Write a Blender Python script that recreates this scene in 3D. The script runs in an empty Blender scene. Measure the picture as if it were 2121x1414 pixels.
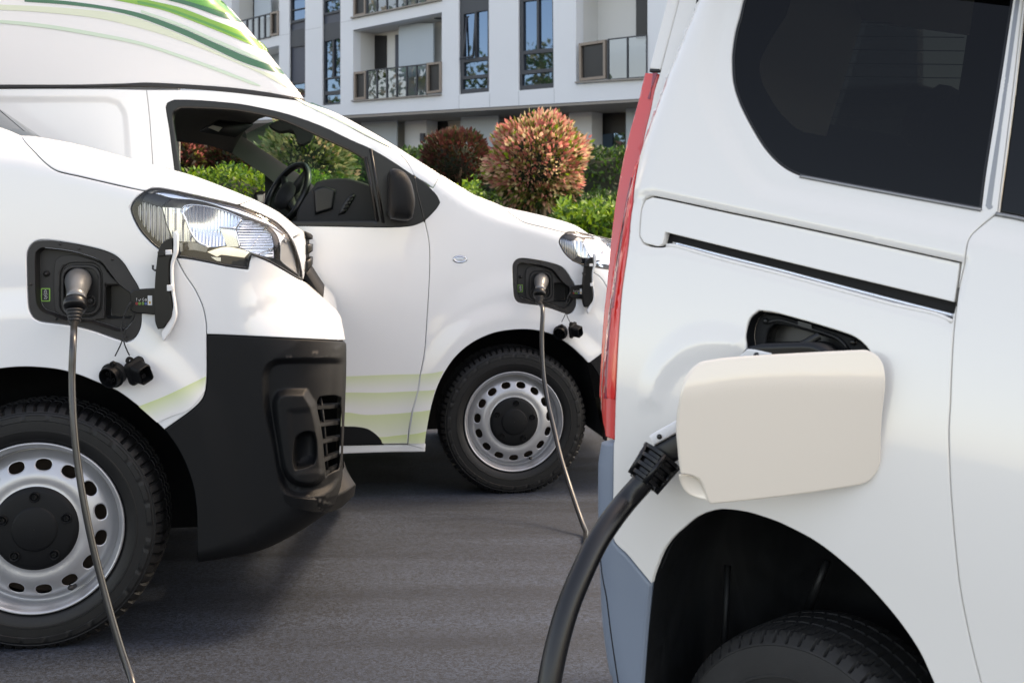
import bpy, math, random
import numpy as np
from mathutils import Vector, Matrix
from mathutils.geometry import delaunay_2d_cdt

S = bpy.context.scene
C = S.collection
rnd = random.Random(7)

# ------------------------------------------------------------------ camera, sky, sun, exposure
F, CX, HY, CAMZ = 2400.0, 1060.5, 500.0, 1.15        # focal length, principal column, horizon row (photo pixels), eye height
cam_d = bpy.data.cameras.new('camera'); cam = bpy.data.objects.new('camera', cam_d); C.objects.link(cam)
cam.location = (0, 0, CAMZ); cam.rotation_euler = (math.pi / 2, 0, 0)
cam_d.sensor_width = 36.0; cam_d.lens = 36.0 * F / 2121.0
cam_d.shift_y = -(707.0 - HY) / 2121.0
cam_d.clip_start = 0.05; cam_d.clip_end = 2000
cam_d.dof.use_dof = True; cam_d.dof.focus_distance = 3.3; cam_d.dof.aperture_fstop = 9.0
S.camera = cam

SUN_EL, SUN_AZ = 54.0, 72.0                           # azimuth clockwise from +Y (the view direction)
sun_dir = Vector((math.sin(math.radians(SUN_AZ)) * math.cos(math.radians(SUN_EL)),
                  math.cos(math.radians(SUN_AZ)) * math.cos(math.radians(SUN_EL)), math.sin(math.radians(SUN_EL))))
world = bpy.data.worlds.new('World'); S.world = world; world.use_nodes = True
nt = world.node_tree
sky = nt.nodes.new('ShaderNodeTexSky'); sky.sky_type = 'NISHITA'; sky.sun_disc = False
sky.sun_elevation = math.radians(SUN_EL); sky.sun_rotation = math.radians(SUN_AZ)
sky.air_density = 0.7; sky.dust_density = 1.4; sky.ozone_density = 0.6
nt.links.new(sky.outputs[0], nt.nodes['Background'].inputs[0])
nt.nodes['Background'].inputs[1].default_value = 0.15
sun_d = bpy.data.lights.new('sun', 'SUN'); sun_d.energy = 0.65; sun_d.angle = math.radians(12.0); sun_d.color = (1.0, 1.0, 1.0)
sun = bpy.data.objects.new('sun', sun_d); C.objects.link(sun)
sun.rotation_euler = sun_dir.to_track_quat('Z', 'Y').to_euler()
S.view_settings.view_transform = 'Standard'; S.view_settings.look = 'None'
S.view_settings.exposure = 2.17
S.view_settings.use_white_balance = True; S.view_settings.white_balance_temperature = 10500; S.view_settings.white_balance_tint = 14; S.view_settings.gamma = 1.0; S.view_settings.use_curve_mapping = False
S.render.engine = 'CYCLES'
S.cycles.max_bounces = 8; S.cycles.transparent_max_bounces = 24; S.cycles.use_denoising = True
S.cycles.sample_clamp_indirect = 8.0

# ------------------------------------------------------------------ materials
def M_new(name):
    m = bpy.data.materials.new(name); m.use_nodes = True
    return m, m.node_tree, m.node_tree.nodes['Principled BSDF']

def setp(p, **k):
    for a, v in k.items():
        nm = a.replace('_', ' ')
        p.inputs[nm].default_value = v

def mat(name, col, rough=0.5, metal=0.0, noise=0.0, nscale=20.0, bump=0.0, bscale=200.0, coat=0.0, ior=1.5, spec=0.5, rvar=0.0):
    m, t, p = M_new(name)
    setp(p, Base_Color=(*col, 1), Roughness=rough, Metallic=metal, IOR=ior)
    p.inputs['Specular IOR Level'].default_value = spec
    p.inputs['Coat Weight'].default_value = coat; p.inputs['Coat Roughness'].default_value = 0.04
    tc = t.nodes.new('ShaderNodeTexCoord')
    if noise > 0 or rvar > 0:
        n = t.nodes.new('ShaderNodeTexNoise'); n.inputs['Scale'].default_value = nscale; n.inputs['Detail'].default_value = 6
        t.links.new(tc.outputs['Object'], n.inputs['Vector'])
        if noise > 0:
            mx = t.nodes.new('ShaderNodeMix'); mx.data_type = 'RGBA'
            mx.inputs[6].default_value = (*[c * (1 - noise) for c in col], 1); mx.inputs[7].default_value = (*[min(1, c * (1 + noise)) for c in col], 1)
            t.links.new(n.outputs['Fac'], mx.inputs[0]); t.links.new(mx.outputs[2], p.inputs['Base Color'])
        if rvar > 0:
            r = t.nodes.new('ShaderNodeMapRange'); r.inputs[3].default_value = max(0, rough - rvar); r.inputs[4].default_value = rough + rvar
            t.links.new(n.outputs['Fac'], r.inputs[0]); t.links.new(r.outputs[0], p.inputs['Roughness'])
    if bump > 0:
        n2 = t.nodes.new('ShaderNodeTexNoise'); n2.inputs['Scale'].default_value = bscale; n2.inputs['Detail'].default_value = 4
        b = t.nodes.new('ShaderNodeBump'); b.inputs['Strength'].default_value = bump; b.inputs['Distance'].default_value = 0.002
        t.links.new(tc.outputs['Object'], n2.inputs['Vector']); t.links.new(n2.outputs['Fac'], b.inputs['Height']); t.links.new(b.outputs[0], p.inputs['Normal'])
    return m

def mat_glass(name, tint, rough=0.0, refl=1.45):
    """Thin glazing: a tinted see-through layer with a fresnel reflection."""
    m = bpy.data.materials.new(name); m.use_nodes = True; t = m.node_tree; t.nodes.clear()
    o = t.nodes.new('ShaderNodeOutputMaterial'); tr = t.nodes.new('ShaderNodeBsdfTransparent'); gl = t.nodes.new('ShaderNodeBsdfGlossy')
    lw = t.nodes.new('ShaderNodeLayerWeight'); lw.inputs[0].default_value = .5; pw = t.nodes.new('ShaderNodeMath'); pw.operation = 'POWER'; pw.inputs[1].default_value = 5
    mr = t.nodes.new('ShaderNodeMapRange'); f0 = ((refl - 1) / (refl + 1)) ** 2 * 2; mr.inputs[3].default_value = f0; mr.inputs[4].default_value = 1; mx = t.nodes.new('ShaderNodeMixShader')
    tr.inputs[0].default_value = (*tint, 1); gl.inputs['Roughness'].default_value = rough
    t.links.new(lw.outputs['Facing'], pw.inputs[0]); t.links.new(pw.outputs[0], mr.inputs[0]); t.links.new(mr.outputs[0], mx.inputs[0]); t.links.new(tr.outputs[0], mx.inputs[1]); t.links.new(gl.outputs[0], mx.inputs[2]); t.links.new(mx.outputs[0], o.inputs[0])
    return m

ROOFW = mat('white_fibreglass', (.69, .69, .69), rough=.3, coat=.6)
WHITE = mat('white_paint', (.785, .798, .80), rough=.26, coat=1.0)
PEARL = mat('warm_white_paint', (.85, .815, .765), rough=.22, coat=1.0)
FLAPTINT = mat('warm_tinted_flap_paint', (.90, .80, .685), rough=.26, coat=1.0)  # off-white; the warm light reflected on the flap is mixed into this colour
BLACKP = mat('black_moulded_plastic', (.0042, .0048, .0058), rough=.52, spec=.22, bump=.2, bscale=900, noise=.2, nscale=12, rvar=.08)
BLACKS = mat('satin_black_trim', (.005, .0054, .006), rough=.3, spec=.4, noise=.1, nscale=15, rvar=.06)
PORTP = mat('dusty_black_plastic', (.022, .020, .019), rough=.5, noise=.55, nscale=28, rvar=.12, bump=.12, bscale=500)
RUBBER = mat('tyre_rubber', (.0065, .0066, .0070), rough=.5, spec=.38, noise=.35, nscale=14, bump=.2, bscale=600, rvar=.1)
SEAL = mat('black_rubber_seal', (.012, .012, .013), rough=.5)
MATTBLK = mat('matt_black', (.010, .010, .011), rough=.8)
LINER = mat('black_arch_liner', (.007, .008, .009), rough=.55, noise=.4, nscale=40, rvar=.15)
STEEL = mat('silver_wheel_paint', (.46, .465, .48), rough=.34, metal=.6, noise=.16, nscale=14, rvar=.1)
CHROME = mat('chrome', (.80, .84, .90), rough=.07, metal=1)
REFLECT = mat('lamp_reflector', (.78, .82, .88), rough=.16, metal=1, noise=.1, nscale=60)
GREYM = mat('grey_connector_plastic', (.17, .174, .176), rough=.3, metal=.35, noise=.1, nscale=30)
CABLE = mat('grey_cable_sheath', (.020, .020, .020), rough=.28, noise=.15, nscale=30, spec=.7)
CABLEB = mat('black_cable_sheath', (.006, .006, .007), rough=.3, noise=.2, nscale=30, bump=.08, bscale=700)
GREYB = mat('sky_tinted_grey_bumper', (.20, .245, .305), rough=.4, noise=.06, nscale=8, rvar=.06)  # grey plastic with the blue of reflected sky mixed into its colour
PILLAR = mat('brushed_grey_pillar', (.30, .30, .30), rough=.34, metal=.6)
PRIVACY = mat('privacy_glass', (.004, .0045, .005), rough=.03, ior=1.35)
REDL = mat('red_lamp_lens', (.85, .018, .015), rough=.1, coat=1.0, noise=.04, nscale=10)
REDD = mat('dark_red_lamp_band', (.30, .025, .045), rough=.15, coat=1.0)
REDP = mat('pale_red_lamp_lens', (.80, .075, .065), rough=.12, coat=1.0)
LENS = mat_glass('clear_lamp_lens', (.97, .975, .98), refl=1.35)
SCREENB = mat_glass('dark_windscreen', (.30, .38, .42), refl=1.6)
SCREEN = mat_glass('green_windscreen', (.56, .86, .70), refl=1.42)
INTER = mat('dark_cabin_trim', (.008, .0085, .0095), rough=.6, noise=.2, nscale=10)
INTERG = mat('grey_pillar_trim', (.12, .12, .112), rough=.7, noise=.1, nscale=10)
LINERG = mat('dark_headliner', (.035, .035, .036), rough=.9)
WSTICK = mat('white_sticker', (.75, .75, .75), rough=.4)
GSTICK = mat('green_print', (.20, .45, .08), rough=.4)
RSTICK = mat('red_print', (.55, .04, .04), rough=.4)
BSTICK = mat('blue_print', (.10, .22, .55), rough=.4)
YSTICK = mat('amber_print', (.65, .36, .02), rough=.4)
BSOCK = mat('black_socket', (.010, .010, .011), rough=.35)

# ------------------------------------------------------------------ objects
def tag(o, label=None, cat=None, group=None, kind=None):
    if label: o['label'] = label
    if cat: o['category'] = cat
    if group: o['group'] = group
    if kind: o['kind'] = kind
    return o

def empty(name, loc=(0, 0, 0), mw=None):
    o = bpy.data.objects.new(name, None); C.objects.link(o)
    if mw is not None: o.matrix_world = mw
    else: o.location = loc
    return o

def link(name, verts, faces, m, parent=None, smooth=True, mats=None, fmat=None):
    me = bpy.data.meshes.new(name); me.from_pydata([tuple(v) for v in verts], [], [tuple(f) for f in faces])
    for mm in ([m] if mats is None else mats): me.materials.append(mm)
    if smooth: me.polygons.foreach_set('use_smooth', [True] * len(me.polygons))
    if fmat is not None: me.polygons.foreach_set('material_index', fmat)
    me.update()
    o = bpy.data.objects.new(name, me); C.objects.link(o)
    if parent is not None: o.parent = parent
    return o

class MB:
    """Collects simple solids and links them as one mesh."""
    def __init__(s): s.v, s.f = [], []
    def add(s, vs, fs):
        k = len(s.v); s.v += [tuple(v) for v in vs]; s.f += [tuple(i + k for i in f) for f in fs]; return s
    def box(s, c, d, rot=None, bev=0.0):
        c = Vector(c); hx, hy, hz = d[0] / 2, d[1] / 2, d[2] / 2; b = min(bev, hx * .9, hy * .9, hz * .9)
        R = rot or Matrix.Identity(3)
        if b <= 0:
            P = [(x, y, z) for z in (-hz, hz) for y in (-hy, hy) for x in (-hx, hx)]
            Q = [(0, 2, 3, 1), (4, 5, 7, 6), (0, 1, 5, 4), (2, 6, 7, 3), (0, 4, 6, 2), (1, 3, 7, 5)]
        else:
            P, Q = [], []
            loop = [(hx - b, -hy), (hx, -hy + b), (hx, hy - b), (hx - b, hy), (-hx + b, hy), (-hx, hy - b), (-hx, -hy + b), (-hx + b, -hy)]
            for z, ins in ((-hz, b), (-hz + b, 0), (hz - b, 0), (hz, b)):
                for x, y in loop:
                    P.append((max(-hx + ins + .0, min(hx - ins, x)), max(-hy + ins, min(hy - ins, y)), z))
            for r in range(3):
                for i in range(8):
                    j = (i + 1) % 8; Q.append((r * 8 + i, r * 8 + j, r * 8 + 8 + j, r * 8 + 8 + i))
            Q.append(tuple(range(7, -1, -1))); Q.append(tuple(range(24, 32)))
        return s.add([c + R @ Vector(p) for p in P], Q)
    def tube(s, pts, rad, seg=10, cap=True):
        pts = [Vector(p) for p in pts]; n = len(pts)
        rads = rad if isinstance(rad, (list, tuple)) else [rad] * n
        t0 = (pts[1] - pts[0]).normalized(); a = t0.orthogonal().normalized(); V = []
        for i, p in enumerate(pts):
            t = (pts[min(i + 1, n - 1)] - pts[max(i - 1, 0)]).normalized()
            a = (a - t * a.dot(t)).normalized(); b = t.cross(a)
            for k in range(seg):
                th = 2 * math.pi * k / seg; V.append(p + (a * math.cos(th) + b * math.sin(th)) * rads[i])
        Q = [(i * seg + k, i * seg + (k + 1) % seg, (i + 1) * seg + (k + 1) % seg, (i + 1) * seg + k) for i in range(n - 1) for k in range(seg)]
        if cap: Q.append(tuple(range(seg - 1, -1, -1))); Q.append(tuple((n - 1) * seg + k for k in range(seg)))
        return s.add(V, Q)
    def lathe(s, prof, n=48, m=None, sx=1.0, sz=1.0):
        """prof: (radius, y) pairs turned about local y."""
        m = m or Matrix.Identity(4); V, Q = [], []
        for r, y in prof:
            for k in range(n):
                a = 2 * math.pi * k / n; V.append(m @ Vector((r * math.cos(a) * sx, y, r * math.sin(a) * sz)))
        for i in range(len(prof) - 1):
            for k in range(n):
                l = (k + 1) % n; Q.append((i * n + k, i * n + l, (i + 1) * n + l, (i + 1) * n + k))
        return s.add(V, Q)
    def loft(s, loops, closed=True, caps=True):
        n = len(loops[0]); V = [p for L in loops for p in L]; Q = []
        for i in range(len(loops) - 1):
            for k in range(n if closed else n - 1):
                l = (k + 1) % n; Q.append((i * n + k, i * n + l, (i + 1) * n + l, (i + 1) * n + k))
        if caps: Q.append(tuple(range(n - 1, -1, -1))); Q.append(tuple((len(loops) - 1) * n + k for k in range(n)))
        return s.add(V, Q)
    def build(s, name, m, parent=None, smooth=True):
        return link(name, s.v, s.f, m, parent, smooth)

RUBBER2 = mat('dusty_tyre_rubber', (.024, .0232, .0225), rough=.66, spec=.4, noise=.45, nscale=22, bump=.25, bscale=500, rvar=.08)
def autosharp(o, ang=35):
    try: o.data.set_sharp_from_angle(angle=math.radians(ang))
    except Exception: pass
    return o

# ------------------------------------------------------------------ traced curves and body surfaces
def dense(pts, step=6.0, closed=True, corner=42.0):
    """Catmull-Rom through the points; sharp turns stay corners."""
    P = [np.array(p, float) for p in pts]; n = len(P)
    def isc(i):
        if not closed and i in (0, n - 1): return True
        a, b = P[i] - P[(i - 1) % n], P[(i + 1) % n] - P[i]
        d = a.dot(b) / (np.linalg.norm(a) * np.linalg.norm(b) + 1e-9)
        return math.degrees(math.acos(max(-1, min(1, d)))) > corner
    cor = [isc(i) for i in range(n)]; out = []
    for i in range(n if closed else n - 1):
        j = (i + 1) % n; p1, p2 = P[i], P[j]
        p0 = P[(i - 1) % n] if not cor[i] else 2 * p1 - p2
        p3 = P[(j + 1) % n] if not cor[j] else 2 * p2 - p1
        k = max(1, int(np.linalg.norm(p2 - p1) / step)); L = np.linalg.norm(p2 - p1)
        m1 = (p2 - p0) / 2; m2 = (p3 - p1) / 2
        for m_ in (m1, m2):
            l_ = np.linalg.norm(m_)
            if l_ > L: m_ *= L / l_
        for q in range(k):
            t = q / k; t2, t3 = t * t, t * t * t
            out.append((2 * t3 - 3 * t2 + 1) * p1 + (t3 - 2 * t2 + t) * m1 + (-2 * t3 + 3 * t2) * p2 + (t3 - t2) * m2)
    if not closed: out.append(P[-1])
    return [tuple(p) for p in out]

def seg_dist(u, v, poly, closed=True):
    """distance, nearest segment index, its parameter and the side (positive = left of the segment)."""
    P = np.asarray(poly, float); A = P if closed else P[:-1]; B = np.roll(P, -1, 0) if closed else P[1:]
    D = B - A; L2 = (D ** 2).sum(1) + 1e-18
    q = np.stack([u, v], -1)[:, None, :] - A[None]
    t = np.clip((q * D[None]).sum(-1) / L2, 0, 1); e = q - t[..., None] * D[None]; d2 = (e ** 2).sum(-1)
    i = d2.argmin(1); r = np.arange(len(u)); dist = np.sqrt(d2[r, i])
    side = D[i, 0] * q[r, i, 1] - D[i, 1] * q[r, i, 0]
    return dist, i, t[r, i], side

def inside(u, v, poly):
    P = np.asarray(poly, float); x, y = P[:, 0], P[:, 1]; x2, y2 = np.roll(x, -1), np.roll(y, -1)
    c = ((y[None] > v[:, None]) != (y2[None] > v[:, None])) & (u[:, None] < (x2 - x)[None] * (v[:, None] - y[None]) / ((y2 - y)[None] + 1e-18) + x[None])
    return (c.sum(1) % 2) == 1

def area(p):
    p = np.asarray(p); x, y = p[:, 0], p[:, 1]
    return .5 * float((x * np.roll(y, -1) - np.roll(x, -1) * y).sum())

def offset_loop(p, d):
    """CCW loop moved inward by d."""
    p = np.asarray(p, float); a = p - np.roll(p, 1, 0); b = np.roll(p, -1, 0) - p
    a /= np.linalg.norm(a, axis=1)[:, None] + 1e-12; b /= np.linalg.norm(b, axis=1)[:, None] + 1e-12
    na = np.stack([-a[:, 1], a[:, 0]], 1); nb = np.stack([-b[:, 1], b[:, 0]], 1); n = na + nb
    l2 = (n ** 2).sum(1); n = n * (2 / np.maximum(l2, .8))[:, None]
    return p + n * d

ZERO = lambda u, v: np.zeros_like(u)
class Body:
    """A vehicle side (or a facade): local x = u forward along it, y = w inward, z = v up; its skin is w = depth(u, v)."""
    def __init__(s, O, U, N, V):
        s.O, s.U, s.N, s.V = (Vector(a) for a in (O, U, N, V))
        s.mw = Matrix(((s.U.x, s.N.x, s.V.x, s.O.x), (s.U.y, s.N.y, s.V.y, s.O.y), (s.U.z, s.N.z, s.V.z, s.O.z), (0, 0, 0, 1)))
        s.inv = s.mw.inverted(); s.sil = None; s.silR = None; s.tum = None; s.dents = []; s.extra = []
        s.c = s.inv @ Vector((0, 0, CAMZ))
    def ray(s, px, py):
        return s.inv.to_3x3() @ Vector(((px - CX) / F, 1.0, -(py - HY) / F))
    def at(s, px, py, w=0.0):
        r = s.ray(px, py); t = (w - s.c.y) / r.y; return (s.c.x + r.x * t, s.c.z + r.z * t)
    def p3(s, px, py, w=0.0):
        u, v = s.at(px, py, w); return Vector((u, w, v))
    def set_sil(s, pts, over=0.0, frac=1.0):
        """pts: (px, py, R) clockwise as seen; the skin rounds inward by R towards this line."""
        uv = [s.at(x, y, R * frac) for x, y, R in pts]
        uv = [(u - over * pts[i][2], v) for i, (u, v) in enumerate(uv)]
        s.sil = np.array(uv); s.silR = np.array([p[2] for p in pts]); 
        U = dense([tuple(a) for a in s.sil], step=.03, closed=False, corner=40)
        R = []
        for q in U:
            dd, i, t, _ = seg_dist(np.array([q[0]]), np.array([q[1]]), s.sil, closed=False)
            R.append(s.silR[i[0]] * (1 - t[0]) + s.silR[i[0] + 1] * t[0])
        s.sil = np.array(U); s.silR = np.array(R)
        for e in (.0015, .003, .0055, .009, .014, .020, .027, .036, .047, .062, .08, .10):
            a = np.roll(s.sil, -1, 0) - np.roll(s.sil, 1, 0); a[0] = s.sil[1] - s.sil[0]; a[-1] = s.sil[-1] - s.sil[-2]
            a /= np.linalg.norm(a, axis=1)[:, None]; s.extra.append(s.sil + np.stack([a[:, 1], -a[:, 0]], 1) * e)
    def dent(s, uv, depth, blend):
        """press the skin in (or out) by depth inside the outline, over a soft border."""
        uv = np.array(uv); uv = uv if area(uv) > 0 else uv[::-1]; s.dents.append((uv, depth, blend))
        for k in (-1, -.6, -.3, 0, .3, .6, 1): s.extra.append(offset_loop(uv, k * blend))
    def depth(s, u, v, dents=True):
        u = np.asarray(u, float); v = np.asarray(v, float); w = np.zeros_like(u)
        if s.tum is not None: w = w + s.tum(u, v)
        if s.sil is not None:
            d, i, t, side = seg_dist(u, v, s.sil, closed=False); R = s.silR[i] * (1 - t) + s.silR[i + 1] * t
            d = np.where(side > 0, 0, d); q = np.clip((R - d) / R, 0, .9998); w = w + R * (1 - np.sqrt(1 - q ** 2.3))
        if dents:
            for uv, dp, bl in s.dents:
                lo, hi = uv.min(0) - bl, uv.max(0) + bl; k = (u > lo[0]) & (u < hi[0]) & (v > lo[1]) & (v < hi[1])
                if not k.any(): continue
                d, _, _, _ = seg_dist(u[k], v[k], uv); sd = np.where(inside(u[k], v[k], uv), d, -d)
                q = np.clip(sd / bl * .5 + .5, 0, 1); wk = dp * q * q * (3 - 2 * q)
                if s.sil is not None:
                    d2, i2, t2, sd2 = seg_dist(u[k], v[k], s.sil, closed=False); q2 = np.clip(np.where(sd2 > 0, 0, d2) / .05, 0, 1); wk = wk * q2 * q2 * (3 - 2 * q2)
                w[k] += wk
        return w
    def d1(s, u, v): return float(s.depth(np.array([u]), np.array([v]))[0])
    WS = np.linspace(-.12, .62, 149)
    def hit(s, px, py):
        r = s.ray(px, py); t = (s.WS - s.c.y) / r.y; U = s.c.x + r.x * t; V = s.c.z + r.z * t
        f = s.WS - s.depth(U, V, False); k = np.nonzero(f >= 0)[0]
        if len(k) == 0: i = int(f.argmax()); return (float(U[i]), float(V[i]))
        i = int(k[0])
        if i == 0: return (float(U[0]), float(V[0]))
        a = -f[i - 1] / (f[i] - f[i - 1] + 1e-12); return (float(U[i - 1] + a * (U[i] - U[i - 1])), float(V[i - 1] + a * (V[i] - V[i - 1])))
    def trace(s, pts, step=6.0, closed=True, corner=42.0):
        return [s.hit(*p) for p in dense(pts, step, closed, corner)]
    def surf(s, u, v, off=0.0):
        return Vector((u, s.d1(u, v) + off, v))
    def ps(s, px, py, off=0.0):
        return s.surf(*s.hit(px, py), off)

def panel(name, body, outer, m, parent, holes=(), off=0.0, thick=.02, lip=.0022, lipw=.003, gap=0.0, step=.03, wfun=None, pts_extra=(), extra=True, dents=True, clean=.35):
    """A sheet-metal panel: outline and holes in (u, v), skin on the body, rolled edge, returned rim."""
    outer = np.array(outer, float); outer = outer if area(outer) > 0 else outer[::-1]
    holes = [np.array(h, float) for h in holes]; holes = [h if area(h) > 0 else h[::-1] for h in holes]
    if gap: outer = offset_loop(outer, gap / 2); holes = [offset_loop(h, -gap / 2) for h in holes]
    rings = [outer] + holes; inner = [offset_loop(outer, lipw)] + [offset_loop(h, -lipw) for h in holes]
    V, E, rim = [], [], []
    for k, L in enumerate(rings + inner):
        b = len(V); n = len(L); V += [tuple(p) for p in L]; 
        if k < len(rings): rim.append((b, n))
        E += [(b + i, b + (i + 1) % n) for i in range(n)] if k < len(rings) else []
    nrim = sum(n for _, n in rim)
    lo, hi = outer.min(0), outer.max(0)
    gx, gy = np.meshgrid(np.arange(lo[0] + step * .37, hi[0], step), np.arange(lo[1] + step * .41, hi[1], step))
    gx = gx + (np.arange(gx.shape[0]) % 2)[:, None] * step * .5
    G = np.stack([gx.ravel(), gy.ravel()], 1); kinds = [np.zeros(len(G))]
    pts = [G] + [np.asarray(q, float) for q in pts_extra]
    if extra:
        for L in body.extra:
            k = (L[:, 0] > lo[0]) & (L[:, 0] < hi[0]) & (L[:, 1] > lo[1]) & (L[:, 1] < hi[1])
            if k.any(): pts.append(L[k])
    mind = [step * clean] + [lipw * 1.2] * (len(pts) - 1)
    for Pq, md in zip(pts, mind):
        if len(Pq) == 0: continue
        ok = inside(Pq[:, 0], Pq[:, 1], outer)
        for h in holes: ok &= ~inside(Pq[:, 0], Pq[:, 1], h)
        Pq = Pq[ok]
        if len(Pq) == 0: continue
        for L in rings:
            d, _, _, _ = seg_dist(Pq[:, 0], Pq[:, 1], L); Pq = Pq[d > max(md, lipw * 1.3)]
            if len(Pq) == 0: break
        V += [tuple(p) for p in Pq]
    r = delaunay_2d_cdt([Vector(p) for p in V], E, [], 0, 1e-7)
    co = np.array([tuple(p) for p in r[0]]); tri = r[2]; orig = r[3]
    o2n = {}
    for i, L in enumerate(orig):
        for q in L: o2n[q] = i
    cen = np.array([co[list(t)].mean(0) for t in tri]); ok = inside(cen[:, 0], cen[:, 1], outer)
    for h in holes: ok &= ~inside(cen[:, 0], cen[:, 1], h)
    faces = [tuple(t) for t, k in zip(tri, ok) if k and len(t) >= 3]
    fixed = []
    for t in faces:
        a = area(co[list(t)]); 
        if abs(a) < 1e-12: continue
        fixed.append(t if a > 0 else t[::-1])
    w = (body.depth(co[:, 0], co[:, 1], dents) if wfun is None else wfun(co[:, 0], co[:, 1])) + off
    w0 = w.copy()
    for i, L in enumerate(orig):
        if any(q < nrim for q in L): w[i] += lip
    verts = [(co[i, 0], w[i], co[i, 1]) for i in range(len(co))]; F_ = list(fixed)
    for (b, n) in rim:
        ids = [o2n.get(b + i) for i in range(n)]; ids = [i for k, i in enumerate(ids) if i is not None and (k == 0 or i != ids[k - 1])]
        k0 = len(verts); verts += [(co[i, 0], w0[i] + thick, co[i, 1]) for i in ids]; m_ = len(ids)
        outerring = b == 0
        for i in range(m_):
            j = (i + 1) % m_; q = (ids[i], k0 + i, k0 + j, ids[j]); F_.append(q if outerring else q[::-1])
    # smooth shading straight from the surface, independent of the triangulation
    fn_ = (lambda a, b: body.depth(a, b, dents)) if wfun is None else wfun; e = .0012
    gu = (fn_(co[:, 0] + e, co[:, 1]) - fn_(co[:, 0] - e, co[:, 1])) / (2 * e); gv = (fn_(co[:, 0], co[:, 1] + e) - fn_(co[:, 0], co[:, 1] - e)) / (2 * e)
    gu = np.clip(gu, -30, 30); gv = np.clip(gv, -30, 30)
    Nn = np.stack([gu, -np.ones_like(gu), gv], 1); Nn /= np.linalg.norm(Nn, axis=1)[:, None]; NN = [Nn]
    rimn = np.zeros((len(co), 2))
    for (b, n), L, hole in zip(rim, rings, [False] + [True] * len(holes)):
        tg = np.roll(L, -1, 0) - np.roll(L, 1, 0); tg /= np.linalg.norm(tg, axis=1)[:, None] + 1e-12; o2 = np.stack([tg[:, 1], -tg[:, 0]], 1) * (-1 if hole else 1)
        ids = [o2n.get(b + i) for i in range(n)]
        for i, q in enumerate(ids):
            if q is not None: rimn[q] = o2[i]
        ids = [i for k, i in enumerate(ids) if i is not None and (k == 0 or i != ids[k - 1])]
        NN.append(np.array([[rimn[i][0], -.15, rimn[i][1]] for i in ids]).reshape(-1, 3))
    if lip > 0: NN[0] = NN[0] + .8 * np.stack([rimn[:, 0], np.zeros(len(co)), rimn[:, 1]], 1)
    NN = np.concatenate(NN); NN /= np.linalg.norm(NN, axis=1)[:, None] + 1e-9
    o = link(name, verts, F_, m, parent)
    if wfun is not ZERO:
     try: o.data.normals_split_custom_set_from_vertices([tuple(q) for q in NN])
     except Exception as ex: print('normals', name, ex)
    return o

def lin(a, b, t): return a + (b - a) * t
def aff(x0, y0, X0, Y0, sx, sy): return lambda x, y: (X0 + (x - x0) * sx, Y0 + (y - y0) * sy)
def zoom(ox, oy, k): return lambda *pts: [(ox + k * x, oy + k * y) for x, y in pts]
zA = zoom(30, 470, .25467); zB = zoom(250, 370, .20508); zC = zoom(400, 660, .36772); z3 = zoom(0, 380, .3607); z4 = zoom(0, 740, .47679)
zW = zoom(330, 190, .28289); z6 = zoom(1220, 0, .4248); z7 = zoom(1220, 500, .4248); z8 = zoom(1080, 820, .49081)
zF = zoom(700, 420, .44543); zG = zoom(860, 180, .2405); zH = zoom(480, 0, .24517); zI = zoom(900, 0, .23574); z1 = zoom(0, 0, .33946); z2 = zoom(480, 0, .38679)
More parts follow.
